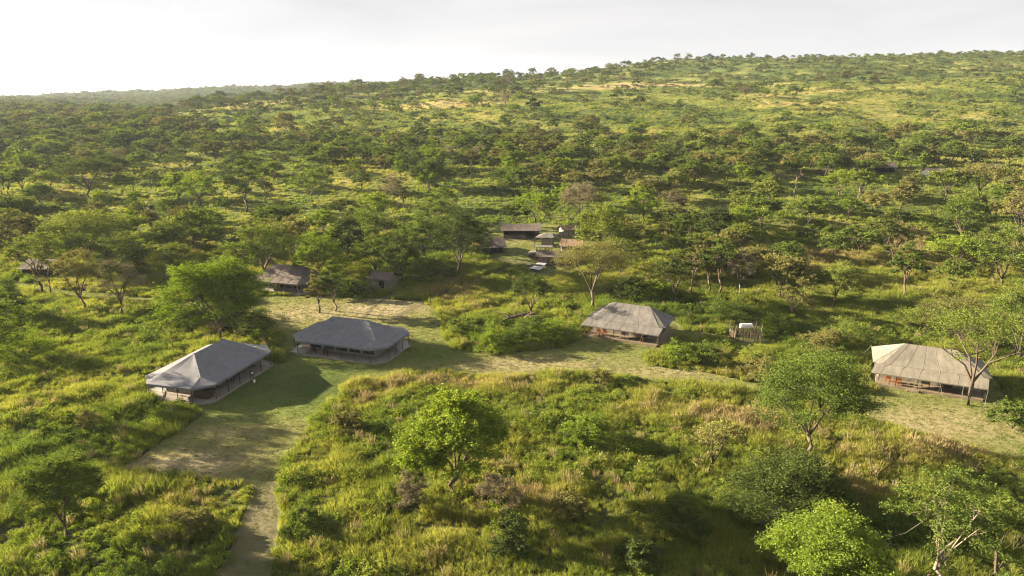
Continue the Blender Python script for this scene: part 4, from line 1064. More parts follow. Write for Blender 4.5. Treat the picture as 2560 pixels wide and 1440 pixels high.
SIGNS = []
HEROES = [
 # base u, v, top v, crown px, style, colour, trunk share, label
 (1138, 1245, 990, 270, 'dome', 'lime', .36, 'bright green leaning tree in the tall grass in front of the mown paths', dict(lean=.04, n=90, per=110, leaf=.22, spread=.85)),
 (2015, 1137, 890, 300, 'dome', 'green', .34, 'broad green tree with a dark forked trunk between the open grass and the palest tent', dict(n=60, per=150)),
 (168, 1347, 1140, 185, 'dome', 'green', .28, 'loose dark-trunked tree alone in the grass left of the narrow mown path', dict(n=52, per=150)),
 (2335, 1490, 1165, 250, 'loose', 'green', .40, 'thin-crowned tree with a pale forked trunk at the bottom right corner', dict(bark='pale', n=36, per=80)),
 (2480, 1470, 1225, 190, 'dome', 'green', .3, 'small feathery tree in the bottom right corner beside the pale forked trunk', dict(n=26, per=130)),
 (2055, 1500, 1270, 270, 'dome', 'lime', .12, 'bright lime green leafy tree at the bottom edge beside the pale forked trunk', dict(n=60, per=200)),
 (1778, 1190, 1050, 150, 'loose', 'olive', .4, 'thin half-bare sapling just left of the big round dark bush', dict(n=16, per=110)),
 (2420, 1013, 790, 270, 'flat', 'green', .45, 'tall thin-crowned tree with a bare pole trunk growing in front of the palest tent', dict(n=30, per=100)),
 (2545, 905, 690, 190, 'dome', 'green', .2, 'dense feathery tree on the frame edge behind the palest tent', dict(n=36)),
 (2400, 850, 745, 200, 'dome', 'olive', .2, 'greyish olive tree spreading behind the roof of the palest tent', dict(n=30)),
 (548, 835, 648, 248, 'dome', 'lime', .18, 'largest bright green domed tree, between the two left grey tents and the brown tent', dict(n=150, per=130, leaf=.24, spread=.8)),
 (553, 860, 742, 75, 'loose', 'brown', .3, 'small bare grey-brown tree in front of the largest bright green tree', dict(n=16, per=70)),
 (668, 865, 820, 30, 'loose', 'green', .35, 'spindly young tree at the back right corner of the long grey mess tent', dict(n=10, per=40)),
 (206, 778, 625, 125, 'dome', 'olive', .38, 'brownish olive tree on the left below the curved mown path', dict(n=28)),
 (308, 792, 648, 128, 'loose', 'brown', .42, 'bare purple-brown tree with a forked trunk below the curved mown path', dict(n=32, per=110)),
 (103, 738, 585, 135, 'flat', 'green', .48, 'tree with a long slanting trunk beside the far left tent', dict(lean=.12, n=26)),
 (128, 733, 620, 60, 'loose', 'olive', .45, 'slim olive tree right of the slanting trunk by the far left tent', dict(n=14)),
 (798, 783, 655, 66, 'loose', 'olive', .32, 'greyish slim tree on the mown clearing, left one of the pair by the brown tent', dict(n=20)),
 (836, 778, 655, 78, 'dome', 'green', .3, 'greener tree on the mown clearing, right one of the pair by the brown tent', dict(n=24)),
 (1478, 778, 612, 205, 'flat', 'olive', .52, 'olive flat-topped tree with a tall bare trunk behind the tan tent with the sunlit roof', dict(n=42, per=130)),
 (1327, 800, 690, 112, 'flat', 'dark', .35, 'gnarled dark tree over the dead branches left of the tan tent', dict(n=22)),
 (1685, 757, 636, 108, 'dome', 'dark', .38, 'dark green tree with a stout trunk behind the tan tent', dict(n=26)),
 (1846, 745, 628, 84, 'dome', 'brown', .48, 'bare lilac-grey round-headed tree upslope of the stick enclosure', dict(n=26, per=120, bark='pale')),
 (1795, 737, 600, 92, 'flat', 'green', .5, 'slender green tree just left of the bare lilac-grey tree', dict(n=18)),
 (1768, 740, 598, 82, 'loose', 'green', .5, 'slender tree second to the left of the bare lilac-grey tree', dict(n=16)),
 (1728, 742, 605, 80, 'loose', 'olive', .5, 'slender tree third to the left of the bare lilac-grey tree', dict(n=14)),
 (1505, 662, 506, 150, 'dome', 'green', .2, 'big dense dome-shaped tree right of the supply camp tents', dict(n=60)),
 (1550, 690, 588, 130, 'dome', 'green', .15, 'lower spreading tree in front of the big dome right of the supply camp', dict(n=40)),
 (1338, 567, 486, 112, 'flat', 'lime', .42, 'bright green umbrella tree behind the long supply tent', dict(n=34)),
 (1285, 570, 505, 66, 'dome', 'dark', .35, 'dark shaded tree left of the bright umbrella tree behind the long supply tent', dict(n=20)),
 (1606, 560, 458, 90, 'loose', 'lime', .35, 'bright green slim-trunked tree below the small tan hut on the slope', dict(n=30)),
 (1450, 560, 462, 105, 'flat', 'brown', .35, 'wide grey-brown leafless tree above the big dome by the supply camp', dict(n=40, per=120)),
 (1684, 555, 470, 66, 'loose', 'brown', .45, 'bare brown tree right of the bright green slim-trunked tree', dict(n=22, per=110)),
 (662, 695, 550, 165, 'dome', 'green', .22, 'broad multi-stemmed tree right behind the brown tent', dict(n=56)),
 (735, 660, 530, 120, 'dome', 'olive', .2, 'olive tree peeping over the broad tree behind the brown tent', dict(n=30)),
 (800, 705, 572, 150, 'dome', 'lime', .22, 'bright rounded tree above the pair of slim trees on the clearing', dict(n=50)),
 (940, 690, 565, 110, 'dome', 'green', .2, 'rounded tree behind the small square hut', dict(n=34)),
 (1005, 705, 588, 95, 'dome', 'dark', .2, 'dark dense tree leaning over the small square hut', dict(n=34)),
 (870, 650, 540, 110, 'dome', 'dark', .2, 'dark tree deep in the thicket above the small square hut', dict(n=30)),
 (1060, 655, 540, 120, 'dome', 'green', .25, 'green tree in the thicket left of the dark open-ended tent', dict(n=36)),
 (1150, 690, 528, 165, 'dome', 'dark', .3, 'largest dark tree shading the dark open-ended tent', dict(n=60)),
 (1205, 640, 560, 70, 'loose', 'dark', .4, 'thin dark tree at the roof of the dark open-ended tent', dict(n=16)),
 (940, 570, 470, 90, 'dome', 'lime', .25, 'small bright tree below the bare purple tree in the sunny glade', dict(n=26)),
 (930, 600, 528, 150, 'dome', 'green', .15, 'wide low tree below the sunny glade', dict(n=36)),
 (222, 650, 530, 215, 'dome', 'green', .2, 'widest green domed tree left of centre-left thicket above the curved path', dict(n=70)),
 (305, 690, 598, 150, 'dome', 'dark', .1, 'creeper-covered dark tree above the bare purple-brown tree', dict(n=50)),
 (440, 690, 600, 100, 'dome', 'green', .15, 'low green tree left above the largest bright green tree', dict(n=26)),
 (50, 660, 520, 120, 'dome', 'olive', .2, 'olive tree at the left frame edge behind the far left tent', dict(n=30)),
 (20, 800, 700, 110, 'bush', 'green', .0, 'big rounded green bush at the left frame edge below the curved path', dict(n=40)),
 (228, 498, 402, 150, 'flat', 'dark', .45, 'large dark tree with many dark stems in the left woodland', dict(n=50)),
 (128, 495, 432, 90, 'flat', 'green', .5, 'green tree with twin stems just left of the large dark many-stemmed tree', dict(n=24)),
 (500, 512, 422, 105, 'dome', 'lime', .25, 'bright rounded tree in the left woodland right of the small tank stand', dict(n=36)),
 (615, 532, 392, 95, 'loose', 'dark', .42, 'tallest dark green tree on the edge of the left glade', dict(n=30)),
 (668, 510, 440, 45, 'loose', 'olive', .5, 'slim pole-like tree right of the tallest dark green tree', dict(n=12)),
 (462, 436, 388, 112, 'flat', 'dark', .3, 'dark flat-topped tree on the far side of the left glade', dict(n=36)),
 (985, 520, 438, 72, 'loose', 'brown', .4, 'bare purple tree standing in the sunny glade', dict(n=30, per=120, bark='pale')),
 (1010, 524, 458, 50, 'loose', 'olive', .45, 'slender tree touching the bare purple tree in the sunny glade', dict(n=12)),
 (780, 505, 425, 100, 'dome', 'green', .35, 'green tree left of the sunny glade', dict(n=28)),
 (2443, 503, 415, 135, 'flat', 'olive', .5, 'widest flat umbrella tree below the orange truck', dict(n=44)),
 (2096, 492, 432, 95, 'flat', 'lime', .35, 'bright green flat-topped tree left of the dark thatched hut', dict(n=28)),
 (2150, 492, 425, 80, 'dome', 'green', .4, 'green tree right beside the bright flat-topped tree', dict(n=20)),
 (1865, 595, 512, 110, 'dome', 'lime', .15, 'bright bushy tree on the right slope above the bare lilac-grey tree', dict(n=36)),
 (2400, 602, 498, 130, 'dome', 'green', .3, 'green tree with pale spreading limbs below the widest umbrella tree', dict(n=40, bark='pale')),
 (2083, 768, 645, 115, 'dome', 'green', .38, 'leafy tree with a slanting trunk upslope of the palest tent', dict(n=30, lean=.06)),
 (2256, 747, 600, 90, 'loose', 'green', .42, 'tall green tree in the middle of the right-hand bush', dict(n=28)),
 (2386, 697, 595, 150, 'flat', 'lime', .4, 'flat-topped tree with a black trunk at right', dict(n=36)),
 (2500, 720, 560, 150, 'dome', 'green', .25, 'large green tree at right edge above the palest tent', dict(n=40)),
 (2540, 640, 440, 120, 'dome', 'olive', .3, 'tall olive tree cut by the right frame edge', dict(n=34)),
 (1980, 800, 690, 90, 'loose', 'olive', .3, 'pale thin tree behind the stick enclosure', dict(n=16)),
 (2145, 640, 560, 90, 'dome', 'green', .3, 'rounded green tree halfway up the right-hand bush', dict(n=26)),
 (1960, 690, 600, 110, 'dome', 'green', .25, 'green tree above the bushes behind the stick enclosure', dict(n=28)),
 (1100, 560, 490, 110, 'dome', 'green', .2, 'rounded tree at the right end of the sunny glade', dict(n=28)),
 (1560, 640, 545, 110, 'dome', 'olive', .2, 'olive tree on the right shoulder of the big dome by the supply camp', dict(n=26)),
]
BARK = {'dark': M_BARK, 'pale': M_PALEBARK}
hero_xy = []
for i, (u, v, vt, wpx, style, colr, tr, lab, ex) in enumerate(HEROES):
    p, Hh, Rr = size_at(u, v, vt, wpx)
    near = p[1] < 115
    n_ = ex.get('n', 30); per = ex.get('per', 150 if near else 110)
    leaf = ex.get('leaf', .15 if p[1] < 58 else .185 if near else .30) * (1 if p[1] < 140 else 1.2) * (1.9 if colr == 'brown' else 1)
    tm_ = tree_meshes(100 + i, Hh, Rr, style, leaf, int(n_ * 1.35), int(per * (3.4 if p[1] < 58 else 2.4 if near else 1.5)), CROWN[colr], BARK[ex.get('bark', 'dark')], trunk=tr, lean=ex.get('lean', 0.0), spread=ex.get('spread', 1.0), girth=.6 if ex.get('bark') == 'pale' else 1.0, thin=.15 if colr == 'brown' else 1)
    cat_ = 'bush' if style == 'bush' else 'tree'
    if Hh < 1: continue
    place_tree(tm_, {'flat': 'acacia_tree', 'dome': 'acacia_tree', 'loose': 'savanna_tree', 'bush': 'bush'}[style] if colr != 'brown' else 'bare_tree', lab, cat_, p[0], p[1], (1, 1, 1), 0, 'trees on the savanna' if cat_ == 'tree' else 'bushes in the tall grass')
    hero_xy.append((p[0], p[1], Rr, v, u))

# two tall trees just past the left edge of the view; their long shadows lie over the lower clearing
for i, (x, y, hh, lab) in enumerate([(-63.5, 78.0, 11.5, 'tall tree just past the left frame edge whose shadow crosses the lower clearing'), (-62.0, 71.0, 11.0, 'second tall tree past the left frame edge, nearer the viewer, shading the lower clearing')]):
    place_tree(tree_meshes(77 + i, hh, 5.0, 'flat', .26, 50, 160, CROWN['green'], M_BARK, trunk=.45), 'acacia_tree', lab, 'tree', x, y, (1, 1, 1), 0, 'trees on the savanna')

# bushes that stand out of the grass
BUSHES = [
 (1965, 1275, 1112, 290, 'dark', 'big round dark green bush in the foreground below the broad green tree', 90, 190),
 (1275, 1375, 1290, 110, 'dark', 'small dark green shrub in the tall grass right of the bright green leaning tree', 26, 120),
 (1460, 1110, 1035, 120, 'lime', 'yellowish pale shrub in the middle of the sunny grass', 30, 100),
 (1030, 1270, 1165, 80, 'brown', 'grey leafless thorn bush left of the bright green leaning tree', 34, 90),
 (1240, 1270, 1185, 110, 'brown', 'brown dead thorn bush right of the bright green leaning tree', 30, 90),
 (1500, 962, 918, 60, 'olive', 'small grey-green bush beside the worn line in the mown strip', 18, 80),
 (2530, 1075, 1000, 110, 'green', 'dark bush on the frame edge below the palest tent', 34, 110),
 (2470, 880, 800, 120, 'dark', 'dark creeper-covered bush at the right end of the palest tent', 30, 110),
 (1700, 905, 850, 100, 'lime', 'leafy green bush right of the tan tent', 26, 100),
 (1780, 915, 845, 90, 'green', 'taller leafy bush between the tan tent and the stick enclosure', 26, 100),
 (640, 832, 790, 110, 'dark', 'low dark bush at the foot of the largest bright green tree', 34, 110),
 (600, 800, 765, 120, 'dark', 'low dark bush behind the largest bright green tree', 30, 110),
 (645, 855, 822, 60, 'lime', 'small yellow-green bush by the back right corner of the long grey mess tent', 18, 90),
 (60, 905, 825, 150, 'lime', 'bright yellow-green bush at the left edge level with the long grey mess tent', 44, 110),
 (175, 1065, 1030, 50, 'lime', 'little bright lime shrub in the sunny grass left of the long grey mess tent', 16, 90),
 (225, 1075, 1025, 70, 'olive', 'little olive shrub right of the bright lime shrub', 18, 90),
 (1390, 850, 800, 120, 'lime', 'sunlit leafy bush left of the tan tent', 34, 110),
 (1320, 850, 790, 110, 'green', 'leafy bush below the dead branches', 34, 110),
 (1230, 870, 815, 130, 'lime', 'sunlit bush at the left end of the thicket beside the mown strip', 36, 110),
 (1160, 850, 790, 90, 'green', 'green bush at the tip of the thicket beyond the second grey tent', 28, 110),
 (1570, 745, 690, 110, 'dark', 'dark bushy mound behind the tan tent', 34, 110),
 (1640, 745, 700, 100, 'lime', 'yellow-green bushy mound behind the tan tent', 30, 110),
 (1830, 790, 750, 130, 'green', 'spreading low bush upslope of the stick enclosure', 30, 110),
 (1950, 830, 780, 90, 'lime', 'light bush just right of the stick enclosure', 24, 110),
 (2120, 860, 800, 150, 'green', 'wide low bush between the stick enclosure and the palest tent', 40, 110),
 (2050, 880, 825, 120, 'olive', 'grey-olive bush between the stick enclosure and the palest tent', 30, 110),
 (1905, 955, 895, 110, 'olive', 'rounded olive bush on the upper edge of the mown strip', 30, 100),
 (1590, 1420, 1350, 110, 'dark', 'shaded dark shrub at the bottom edge of the grass', 26, 110),
 (1700, 1330, 1250, 150, 'dark', 'wide shaded shrub left of the big round dark bush', 34, 110),
 (870, 1075, 1025, 90, 'olive', 'olive drying shrub at the corner of the mown clearing', 26, 100),
 (2290, 830, 770, 130, 'green', 'green bush behind the left end of the palest tent', 34, 110),
 (930, 735, 700, 40, 'brown', 'tuft of dry brown shrub left of the small square hut', 12, 80),
 (870, 745, 695, 90, 'dark', 'dark bush left of the small square hut', 26, 100),
 (1080, 700, 650, 120, 'dark', 'dark bush on the shaded grass left of the wheel tracks', 30, 100),
 (1420, 1290, 1235, 90, 'olive', 'olive shrub in the middle of the foreground grass', 20, 100),
 (760, 1330, 1275, 100, 'green', 'green shrub on the right side of the narrow mown path', 24, 100),
 (480, 1330, 1270, 110, 'olive', 'brownish shrub left of the narrow mown path', 24, 100),
]
bush_m = {}
for i, (u, v, vt, wpx, colr, lab, n_, per) in enumerate(BUSHES):
    p, Hh, Rr = size_at(u, v, vt, wpx)
    Hh = min(Hh, 5.0)
    tm_ = tree_meshes(400 + i, Hh, Rr, 'bush', (.17 if p[1] < 110 else .24) * (2.4 if colr == 'brown' else 1), int(n_ * 1.4), int(per * (2.0 if colr != 'brown' else 1.1)), CROWN[colr], M_BARK, trunk=.12, thin=.15 if colr == 'brown' else 1)
    place_tree(tm_, 'bush', lab, 'bush', p[0], p[1], (1, 1, 1), 0, 'bushes in the tall grass')
    hero_xy.append((p[0], p[1], Rr * .6, v, u))

# dead standing wood
def dead_tree(seed, u, v, vt, label, name='dead_tree', col=None):
    r = np.random.default_rng(seed)
    p, Hh, _ = size_at(u, v, vt, 10)
    t = thing(name, label, 'dead tree', (p[0], p[1], p[2]), 0, 'dead trees')
    mb = MB(); a = Vector((0, 0, -.3)); pts = [a]
    for k in range(5):
        a = a + Vector((r.normal(0, .05 * Hh), r.normal(0, .04 * Hh), Hh / 5)); pts.append(a.copy())
    mb.tube(pts, [.16, .14, .12, .10, .07, .03], 6)
    mb.build('trunk', col or M_PALEBARK, t, True)
    for k in range(4):
        s = pts[2 + k % 3]; d = Vector((r.normal(0, 1), r.normal(0, .6), .8)).normalized() * Hh * .28
        q = MB().tube([s, s + d * .5 + Vector((0, 0, .05 * Hh)), s + d], [.07, .05, .015], 5)
        q.build('branch', col or M_PALEBARK, t, True)
    hero_xy.append((p[0], p[1], 1.0, v, u))
dead_tree(1, 2139, 522, 452, 'pale dead tree trunk standing alone below the bright flat-topped tree')
dead_tree(2, 2218, 615, 540, 'dark dead tree with bare arms in the middle of the right slope', col=M_BARK)
dead_tree(3, 2184, 592, 550, 'short broken snag left of the dark dead tree on the right slope', col=M_BARK)
dead_tree(4, 2230, 690, 620, 'thin leaning grey dead stem above the palest tent')
dead_tree(5, 1985, 500, 435, 'thin pale dead stem right of the stick fence camp')

# the pale fork with a dead arm, bottom right
p0 = at(2362, 1440)
t = thing('dead_tree', 'pale dead branch fork hanging at the bottom right corner', 'dead tree', tuple(p0), 0, 'dead trees')
def rel(u, v, z):
    q = at(u, v, z); return Vector((q[0] - p0[0], q[1] - p0[1], q[2] - p0[2]))
MB().tube([(-.3, -2.2, -.2), rel(2337, 1420, 1.2), rel(2350, 1385, 2.0), rel(2376, 1362, 2.6), rel(2393, 1347, 3.0)], [.16, .14, .12, .1, .07], 7).build('trunk', M_PALEBARK, t, True)
MB().tube([rel(2376, 1362, 2.6), rel(2374, 1385, 2.0), rel(2362, 1405, 1.4), rel(2372, 1432, .5)], [.08, .07, .05, .02], 6).build('branch', M_PALEBARK, t, True)
MB().tube([rel(2374, 1385, 2.0), rel(2382, 1376, 2.2), rel(2384, 1388, 1.9)], [.04, .03, .01], 5).build('branch', M_PALEBARK, t, True)
# fallen gnarled trunk by the dark tree
pf = at(1310, 805)
t = thing('fallen_tree', 'dark fallen tree trunk with tangled dead branches left of the tan tent', 'fallen tree', tuple(pf), 0)
MB().tube([(-4.5, -1.5, .3), (-2.2, -.4, .9), (0, 0, 1.3), (1.6, .6, .9), (2.6, .8, .1)], [.08, .2, .3, .33, .36], 7).build('trunk', M_BARK, t, True)
rb = np.random.default_rng(9)
for k in range(12):
    s = Vector((-4 + 5 * rb.random(), -1 + rb.random(), .9)); d = Vector(rb.normal(0, 1.1, 3)); d.z = abs(d.z) * .6
    MB().tube([s, s + d * .5 + Vector((0, 0, .2)), s + d * 1.3], [.07, .05, .015], 4).build('branch', M_PALEBARK if k % 3 == 0 else M_BARK, t)
# ------------------------------------------------ the woodland: where trees stand, by the photograph's density
GU = np.arange(80, 2560, 160)
DG = {
140: '0000000000344444', 165: '0000000023445544', 190: '0000004666335654', 210: '6666556642113543', 230: '6666566543343322', 250: '6765555432122122',
270: '8875653221111122', 290: '8852343211111113', 310: '9962232221111125', 330: '9974333332112246', 350: '9986444554223356', 370: '9887666775354444'.replace('354', '345'),
390: '8766777887766553'[:16], 410: '7645678887877664', 430: '6544456788887775', 450: '6543345678875323', 475: '5433345676543223', 500: '5533323454442234', 525: '6532223554332234',
550: '6432345533443345', 575: '6543566404443345', 600: '5542466403433345', 630: '5533344203333346', 660: '3432332003444446', 700: '2110010002343345', 740: '1000000001232334', 785: '0000000000111123', 830: '0000000000000001', 880: '0' * 16}
GV = np.array(sorted(DG)); GM = np.array([[int(c) for c in DG[v][:16]] for v in GV], float)
def tree_density(x, y):
    z = height(x, y); u, v = proj(x, y, z)
    fu = np.clip((u - GU[0]) / 160.0, 0, 14.999); iu = fu.astype(int); fu = fu - iu
    iv = np.clip(np.searchsorted(GV, v) - 1, 0, len(GV) - 2); fv = np.clip((v - GV[iv]) / (GV[iv + 1] - GV[iv]), 0, 1)
    g = (GM[iv, iu] * (1 - fu) + GM[iv, iu + 1] * fu) * (1 - fv) + (GM[iv + 1, iu] * (1 - fu) + GM[iv + 1, iu + 1] * fu) * fv
    return g / 9.0, u, v

rngw = np.random.default_rng(77)
CELL = 5.6
gx, gy = np.meshgrid(np.arange(-1900, 900, CELL), np.arange(96, 2420, CELL))
gx = gx.ravel() + rngw.uniform(-.5, .5, gx.size) * CELL * .95; gy = gy.ravel() + rngw.uniform(-.5, .5, gy.size) * CELL * .95
k = np.abs(gx) < np.minimum(gy * 1.05 + 14, gy * .80 + 60)
gx, gy = gx[k], gy[k]
den, gu, gv = tree_density(gx, gy)
off = (gu < -30) | (gu > 2590)
prob = den ** 1.5 * .80 * (1.15 - .0 * den)
prob = prob * (.35 + 1.3 * fbm(gx / 22., gy / 22., 91, 3))
prob = np.where(gy < 118, prob * .7, prob)
prob = prob * np.where((gv < 345) & (gu > 420) & (gy < 1100), .30, 1.0) * np.where((gv > 370) & (gv < 560) & (gu < 1250), .58, 1.0) * np.where((gv > 350) & (gv < 480) & (gu >= 1250), .8, 1.0) * np.where(gy > 1150, .5, 1)
keep = rngw.random(len(gx)) < prob
def free_of(x, y, m=0.0):
    ok = ~lawn_mask(x, y)
    for P_, w in TRACKS: ok &= distpath(x, y, P_) > w + 1 + m
    return ok
keep &= free_of(gx, gy)
for hx, hy, hr, hv, hu in hero_xy:
    keep &= np.hypot(gx - hx, gy - hy) > hr * .9 + 1.6
# keep the open views onto the tents, clearings and camp
CLEAR = [pxpoly(p) for p in [
    [(600, 745), (780, 745), (780, 790), (600, 790)], [(1180, 580), (1500, 560), (1500, 740), (1180, 720)], [(1440, 735), (1730, 735), (1730, 900), (1440, 900)],
    [(1800, 790), (1940, 790), (1940, 900), (1800, 900)], [(2170, 850), (2560, 850), (2560, 1100), (2170, 1100)], [(1000, 690), (1400, 690), (1450, 780), (1000, 860)],
    [(2180, 430), (2240, 430), (2240, 480), (2190, 480)], [(2305, 435), (2410, 435), (2400, 500), (2310, 500)], [(1930, 440), (2030, 440), (2030, 500), (1930, 500)], [(350, 515), (415, 515), (415, 560), (350, 560)], [(1610, 455), (1680, 455), (1680, 500), (1610, 500)],
    [(960, 500), (1060, 500), (1060, 560), (960, 560)], [(0, 690), (160, 690), (160, 790), (0, 790)], [(1170, 600), (1280, 600), (1280, 680), (1170, 680)], [(690, 690), (1000, 690), (1060, 740), (690, 740)]]]
for c in CLEAR: keep &= ~inpoly(gx, gy, c)
gx, gy, gu, gv, den = gx[keep], gy[keep], gu[keep], gv[keep], den[keep]
nt = len(gx)
# size: lower bushy trees on the hillside, taller in the valley
hill = np.clip((gx / np.maximum(gy, 1) + .1) * 2, 0, 1) * np.clip((gy - 330) / 200, 0, 1)
hgt = (4.6 + 3.6 * rngw.random(nt)) * (1 - .38 * hill) * np.where(rngw.random(nt) < .12, .6, 1)
hgt *= 1 + .12 * (gu < 500)
hgt *= np.where((gv < 345) & (rngw.random(nt) < .20), 1.3, 1)
hgt *= np.where((gv < 260) & (rngw.random(nt) < .07), 1.25, 1)
LOWP = []
kinds = []      # (style, colour, words)
for i, (st, co, H0, R0, tr, w) in enumerate([
    ('flat', 'green', 7, 4.2, .42, 'green flat-topped tree'), ('flat', 'dark', 7, 4.4, .38, 'dark flat-topped tree'), ('dome', 'green', 7, 3.8, .25, 'green rounded tree'),
    ('dome', 'dark', 7, 3.7, .22, 'dark rounded tree'), ('dome', 'olive', 7, 3.9, .28, 'olive rounded tree'), ('flat', 'olive', 7, 4.4, .42, 'olive flat-topped tree'),
    ('loose', 'olive', 7, 3.0, .38, 'thin olive tree'), ('loose', 'lime', 7, 3.2, .3, 'light green loose tree'), ('dome', 'lime', 7, 3.7, .22, 'light green rounded tree'),
    ('loose', 'brown', 7, 3.1, .35, 'bare brown tree')]):
    ms = [tree_meshes(900 + i * 7 + j, H0, R0, st, .33 if co != 'brown' else .6, 40, 170 if co != 'brown' else 90, CROWN[co], M_BARK if co != 'brown' else M_PALEBARK, trunk=tr + .07, sides=4, thin=1 if co != 'brown' else .16, lean=.03 * j) for j in range(2)]
    kinds.append((st, co, w, ms))
pk = np.array([.19, .08, .22, .08, .09, .07, .06, .09, .10, .02]); pk /= pk.sum()
hgt *= np.where(gy > 1150, 1.35, 1)
ki = rngw.choice(len(kinds), nt, p=pk)
sw = (gu < 1300) & (gv > 360) & np.isin(ki, (1, 3, 5)) & (rngw.random(nt) < .5); ki = np.where(sw, np.where(rngw.random(nt) < .5, 2, 8), ki)
lush = np.clip(1 - dryness(gx, gy), 0, 1)
yyc = gy * CP
order = np.argsort(-(hgt / yyc) * ((gu > -20) & (gu < 2580)))
NIND = 232
ind = order[:NIND]; rest = order[NIND:]

ORD = ['first', 'second', 'third', 'fourth', 'fifth', 'sixth', 'seventh', 'eighth', 'ninth', 'tenth', 'eleventh', 'twelfth', 'thirteenth', 'fourteenth', 'fifteenth', 'sixteenth', 'seventeenth', 'eighteenth', 'nineteenth', 'twentieth']
def zone_of(u, v):
    if v < 470: b = 'in upper woodland' if v < 440 else 'in middle woodland'
    elif v < 560: b = 'in lower woodland'
    elif v < 690: b = 'in nearer bush'
    else: b = 'in nearest bush'
    if v < 470:
        c = 'at far left' if u < 300 else 'beyond the left glade' if u < 700 else 'above the sunny glade' if u < 1100 else 'above the supply camp' if u < 1550 else 'below the open hillside' if u < 1950 else 'round the thatched hut'
    elif v < 560:
        c = 'at far left' if u < 350 else 'by the left glade' if u < 800 else 'by the sunny glade' if u < 1200 else 'over the supply camp' if u < 1600 else 'right of the small tan hut' if u < 2050 else 'below the orange truck'
    elif v < 690:
        c = 'at far left' if u < 400 else 'over the brown tent' if u < 900 else 'left of the camp' if u < 1250 else 'right of the camp' if u < 1850 else 'on the right slope' if u < 2250 else 'at the right edge'
    else:
        c = 'at far left' if u < 500 else 'near the brown tent' if u < 1200 else 'behind the tan tent' if u < 1800 else 'above the stick enclosure' if u < 2150 else 'above the palest tent'
    return b, c
groups = {}
for i in ind:
    b, c = zone_of(gu[i], gv[i]); groups.setdefault((b, c, ki[i]), []).append(i)
for (b, c, kk), L_ in groups.items():
    L_.sort(key=lambda i: gu[i])
    st, co, w, ms = kinds[kk]
    for j, i in enumerate(L_):
        if len(L_) == 1: lab = f'the only {w} {b} {c}'
        elif j == 0: lab = f'leftmost {w} {b} {c}'
        elif j == len(L_) - 1: lab = f'rightmost {w} {b} {c}'
        else: lab = f'{ORD[min(j, 19)]} {w} from left {b} {c}'
        s = hgt[i] / 7.0; wf = rngw.uniform(.85, 1.2)
        place_tree(ms[int(rngw.integers(0, 2))], 'bare_tree' if co == 'brown' else 'acacia_tree' if st != 'loose' else 'savanna_tree', lab, 'tree', float(gx[i]), float(gy[i]), (s * wf, s * wf, s * rngw.uniform(.92, 1.1)), rngw.random() * 6.283, 'trees on the savanna')
# all the rest: one mass of trees
def joined_proto(nm, tc_):
    a, b = tc_
    va = np.array([v.co for v in a.vertices]); vb = np.empty((len(b.vertices), 3), np.float32); b.vertices.foreach_get('co', vb.ravel())
    fs = [tuple(p.vertices) for p in a.polygons]
    rv = np.empty(len(b.vertices), np.float32); b.attributes['rnd'].data.foreach_get('value', rv)
    me = bpy.data.meshes.new(nm); fb = np.empty(len(b.loops), np.int32); b.loops.foreach_get('vertex_index', fb)
    me.from_pydata(va.tolist() + vb.tolist(), [], fs + (fb.reshape(-1, 4) + len(va)).tolist())
    me.materials.append(a.materials[0]); me.materials.append(b.materials[0])
    me.polygons.foreach_set('material_index', np.array([0] * len(fs) + [1] * (len(fb) // 4), np.int32))
    at_ = me.attributes.new('rnd', 'FLOAT', 'POINT'); at_.data.foreach_set('value', np.concatenate([np.zeros(len(va)), rv]).astype(np.float32))
    me.update(); return proto(nm, me)
far_kinds = []
for i, (st, co, R0, tr) in enumerate([('flat', 'green', 4.2, .38), ('flat', 'dark', 4.4, .35), ('dome', 'green', 3.9, .2), ('dome', 'dark', 3.8, .18), ('dome', 'olive', 4.0, .22), ('flat', 'olive', 4.4, .35), ('loose', 'olive', 3.1, .3), ('loose', 'lime', 3.2, .25), ('dome', 'lime', 3.7, .2), ('loose', 'brown', 3.3, .3)]):
    far_kinds.append(joined_proto('far_tree', tree_meshes(1500 + i, 7, R0, st, .52 if co != 'brown' else .7, 30, 75, CROWN[co], M_BARK, trunk=tr + .07, sides=3, thin=1 if co != 'brown' else .2)))
s = hgt[rest] / 7.0 * 1.02
sc_ = np.stack([s * rngw.uniform(.85, 1.25, len(rest)), s * rngw.uniform(.85, 1.25, len(rest)), s * rngw.uniform(.9, 1.15, len(rest))], 1)
scatter('distant_woodland', far_kinds, np.stack([gx[rest], gy[rest], height(gx[rest], gy[rest]) - .1], 1), sc_, ki[rest], {'dry': 1 - lush[rest]}, 'mass of far trees covering the plain and the hillside up to the skyline', rngw)
print('trees', nt)
